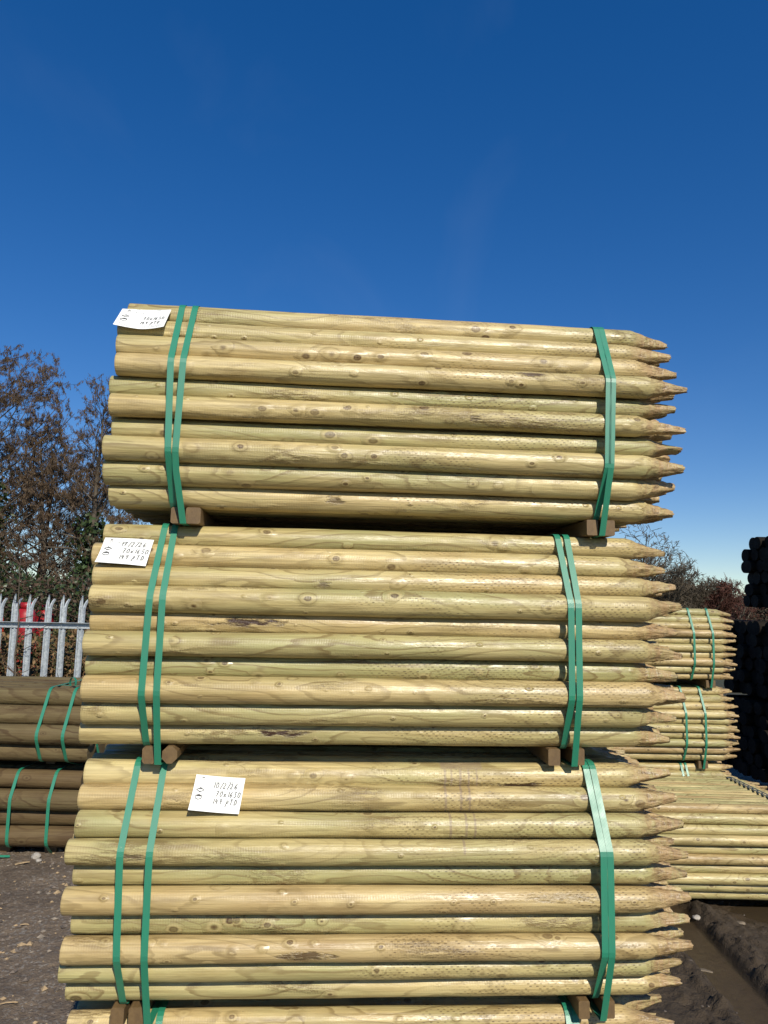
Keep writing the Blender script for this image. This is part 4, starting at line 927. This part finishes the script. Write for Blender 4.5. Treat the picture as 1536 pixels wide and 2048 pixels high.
for i, (x, y, sx, sy, sz, lab) in enumerate(((2.074, 5.13, 0.030, 0.022, 0.016, 'pale rounded stone on the mud beside the tyre track'), (-2.575, 5.96, 0.034, 0.026, 0.028, 'white broken stone beside the brown timber bearer'),
     (-2.53, 5.90, 0.022, 0.020, 0.016, 'small flat stone next to the white broken one'), (2.31, 5.02, 0.028, 0.02, 0.010, 'half-sunk muddy stone beyond the tyre track'),
     (-2.80, 5.52, 0.018, 0.014, 0.010, 'small pale pebble on the gravel at the left'), (-2.60, 5.06, 0.016, 0.012, 0.010, 'pale pebble among splinters on the gravel'),
     (-2.96, 5.93, 0.050, 0.03, 0.020, 'pale block of stone at the left edge beside the strap'))):
    tag(obj('stone', stone_mesh(i, sx, sy, sz), None, M['stone'] if x < 0 or i == 0 else M['mud_stone'], (x, y, px_ground(x, y) + sz * 0.55)), lab, 'stone', 'loose stones on the ground')
def chip_mesh(seed, L, W, T=0.004):
    g = random.Random(seed); n = 5; V = []
    for i in range(n + 1):
        u = i / n; w = W * (0.35 + 0.65 * sin(pi * min(1, u * 0.9 + 0.12))) / 2; c = g.uniform(-W, W) * 0.2
        for sx, sz in ((-1, 0), (1, 0), (0.8, 1), (-0.7, 1)): V.append((u * L - L / 2, c + sx * w, sz * T + 0.006 * sin(u * 3)))
    F = [(4 * i + j, 4 * i + 4 + j, 4 * i + 4 + (j + 1) % 4, 4 * i + (j + 1) % 4) for i in range(n) for j in range(4)] + [(0, 1, 2, 3), tuple(4 * n + j for j in (3, 2, 1, 0))]
    return mesh('wood_splinter', V, F, False)
CH = [(-2.62, 5.83, 0.10, 0.030, 40, 'broad wood splinter next to the white stone'), (-2.53, 5.25, 0.085, 0.020, 5, 'long wood splinter on the gravel at mid-left'), (-2.42, 5.02, 0.12, 0.022, -6, 'longest wood splinter lying on the left gravel'),
      (-2.13, 4.83, 0.055, 0.016, 10, 'short wood splinter close to the stack on the left gravel'), (-2.20, 4.62, 0.085, 0.018, -25, 'slanting wood splinter on the left gravel'), (1.805, 4.40, 0.10, 0.030, -20, 'pale muddy splinter between the tyre tracks'),
      (-2.72, 5.45, 0.07, 0.018, 0, 'wood splinter lying flat near the left edge'), (-1.78, 3.92, 0.09, 0.012, 15, 'thin wood splinter near the bottom left corner')]
for i, (x, y, L, W, a, lab) in enumerate(CH):
    o = obj('wood_splinter', chip_mesh(i, L, W), None, M['chip'] if i != 5 else M['mud_stone'], (x, y, px_ground(x, y) + 0.006)); o.rotation_euler.z = R_(a); tag(o, lab, 'splinter', 'wood splinters on the ground')
def gravel():
    g = np.random.default_rng(9); n = 26000
    x = np.concatenate([g.uniform(-4.2, -1.0, n), g.uniform(1.2, 3.0, 500)]); y = np.concatenate([3.3 + 3.2 * g.random(n), g.uniform(3.5, 5.6, 500)])
    dens = fbm(x * 1.2 + 9, y * 1.2, 3); keep = g.random(len(x)) < np.clip(0.55 + dens * 1.2, 0.08, 1); keep &= ~((x > 1.78) & (x < 2.08))
    x, y = x[keep], y[keep]; n = len(x); z = ground_h(x, y); s_ = 0.003 + 0.017 * g.random(n) ** 4; s_ = np.where(x > 0, s_ * 0.6, s_)
    O = np.array([(1, 0, 0), (-1, 0, 0), (0, 1, 0), (0, -1, 0), (0, 0, 1), (0, 0, -1)], float)
    F0 = np.array([(0, 2, 4), (2, 1, 4), (1, 3, 4), (3, 0, 4), (2, 0, 5), (1, 2, 5), (3, 1, 5), (0, 3, 5)])
    V = O[None] * (1 + 0.5 * g.normal(0, 0.5, (n, 6, 1))) ; V = V * (s_[:, None, None] * np.array([1.3, 1.0, 0.7])[None, None]); a = g.uniform(0, 6.3, n)
    X = V[..., 0] * np.cos(a)[:, None] - V[..., 1] * np.sin(a)[:, None]; Y = V[..., 0] * np.sin(a)[:, None] + V[..., 1] * np.cos(a)[:, None]
    V = np.stack([X + x[:, None], Y + y[:, None], V[..., 2] + (z + s_ * 0.25)[:, None]], -1).reshape(-1, 3)
    F = (F0[None] + (np.arange(n) * 6)[:, None, None]).reshape(-1, 3)
    mi = np.repeat(np.where(x > 0, 1, g.choice([0, 1, 1, 2], n)), 8)
    me = mesh_np('gravel', V, F, False, mi)
    M['grit'] = plain('dull_gravel', (0.13, 0.105, 0.085), 0.8, 0.3, 0, 0.5, 30)
    M['gritl'] = plain('buff_gravel', (0.24, 0.20, 0.155), 0.8, 0.3, 0, 0.4, 30)
    for m_ in ('gritl', 'grit', 'chip'): me.materials.append(M[m_])
    tag(obj('gravel', me), 'loose gravel and small splinters strewn over the yard', kind='stuff')
gravel()
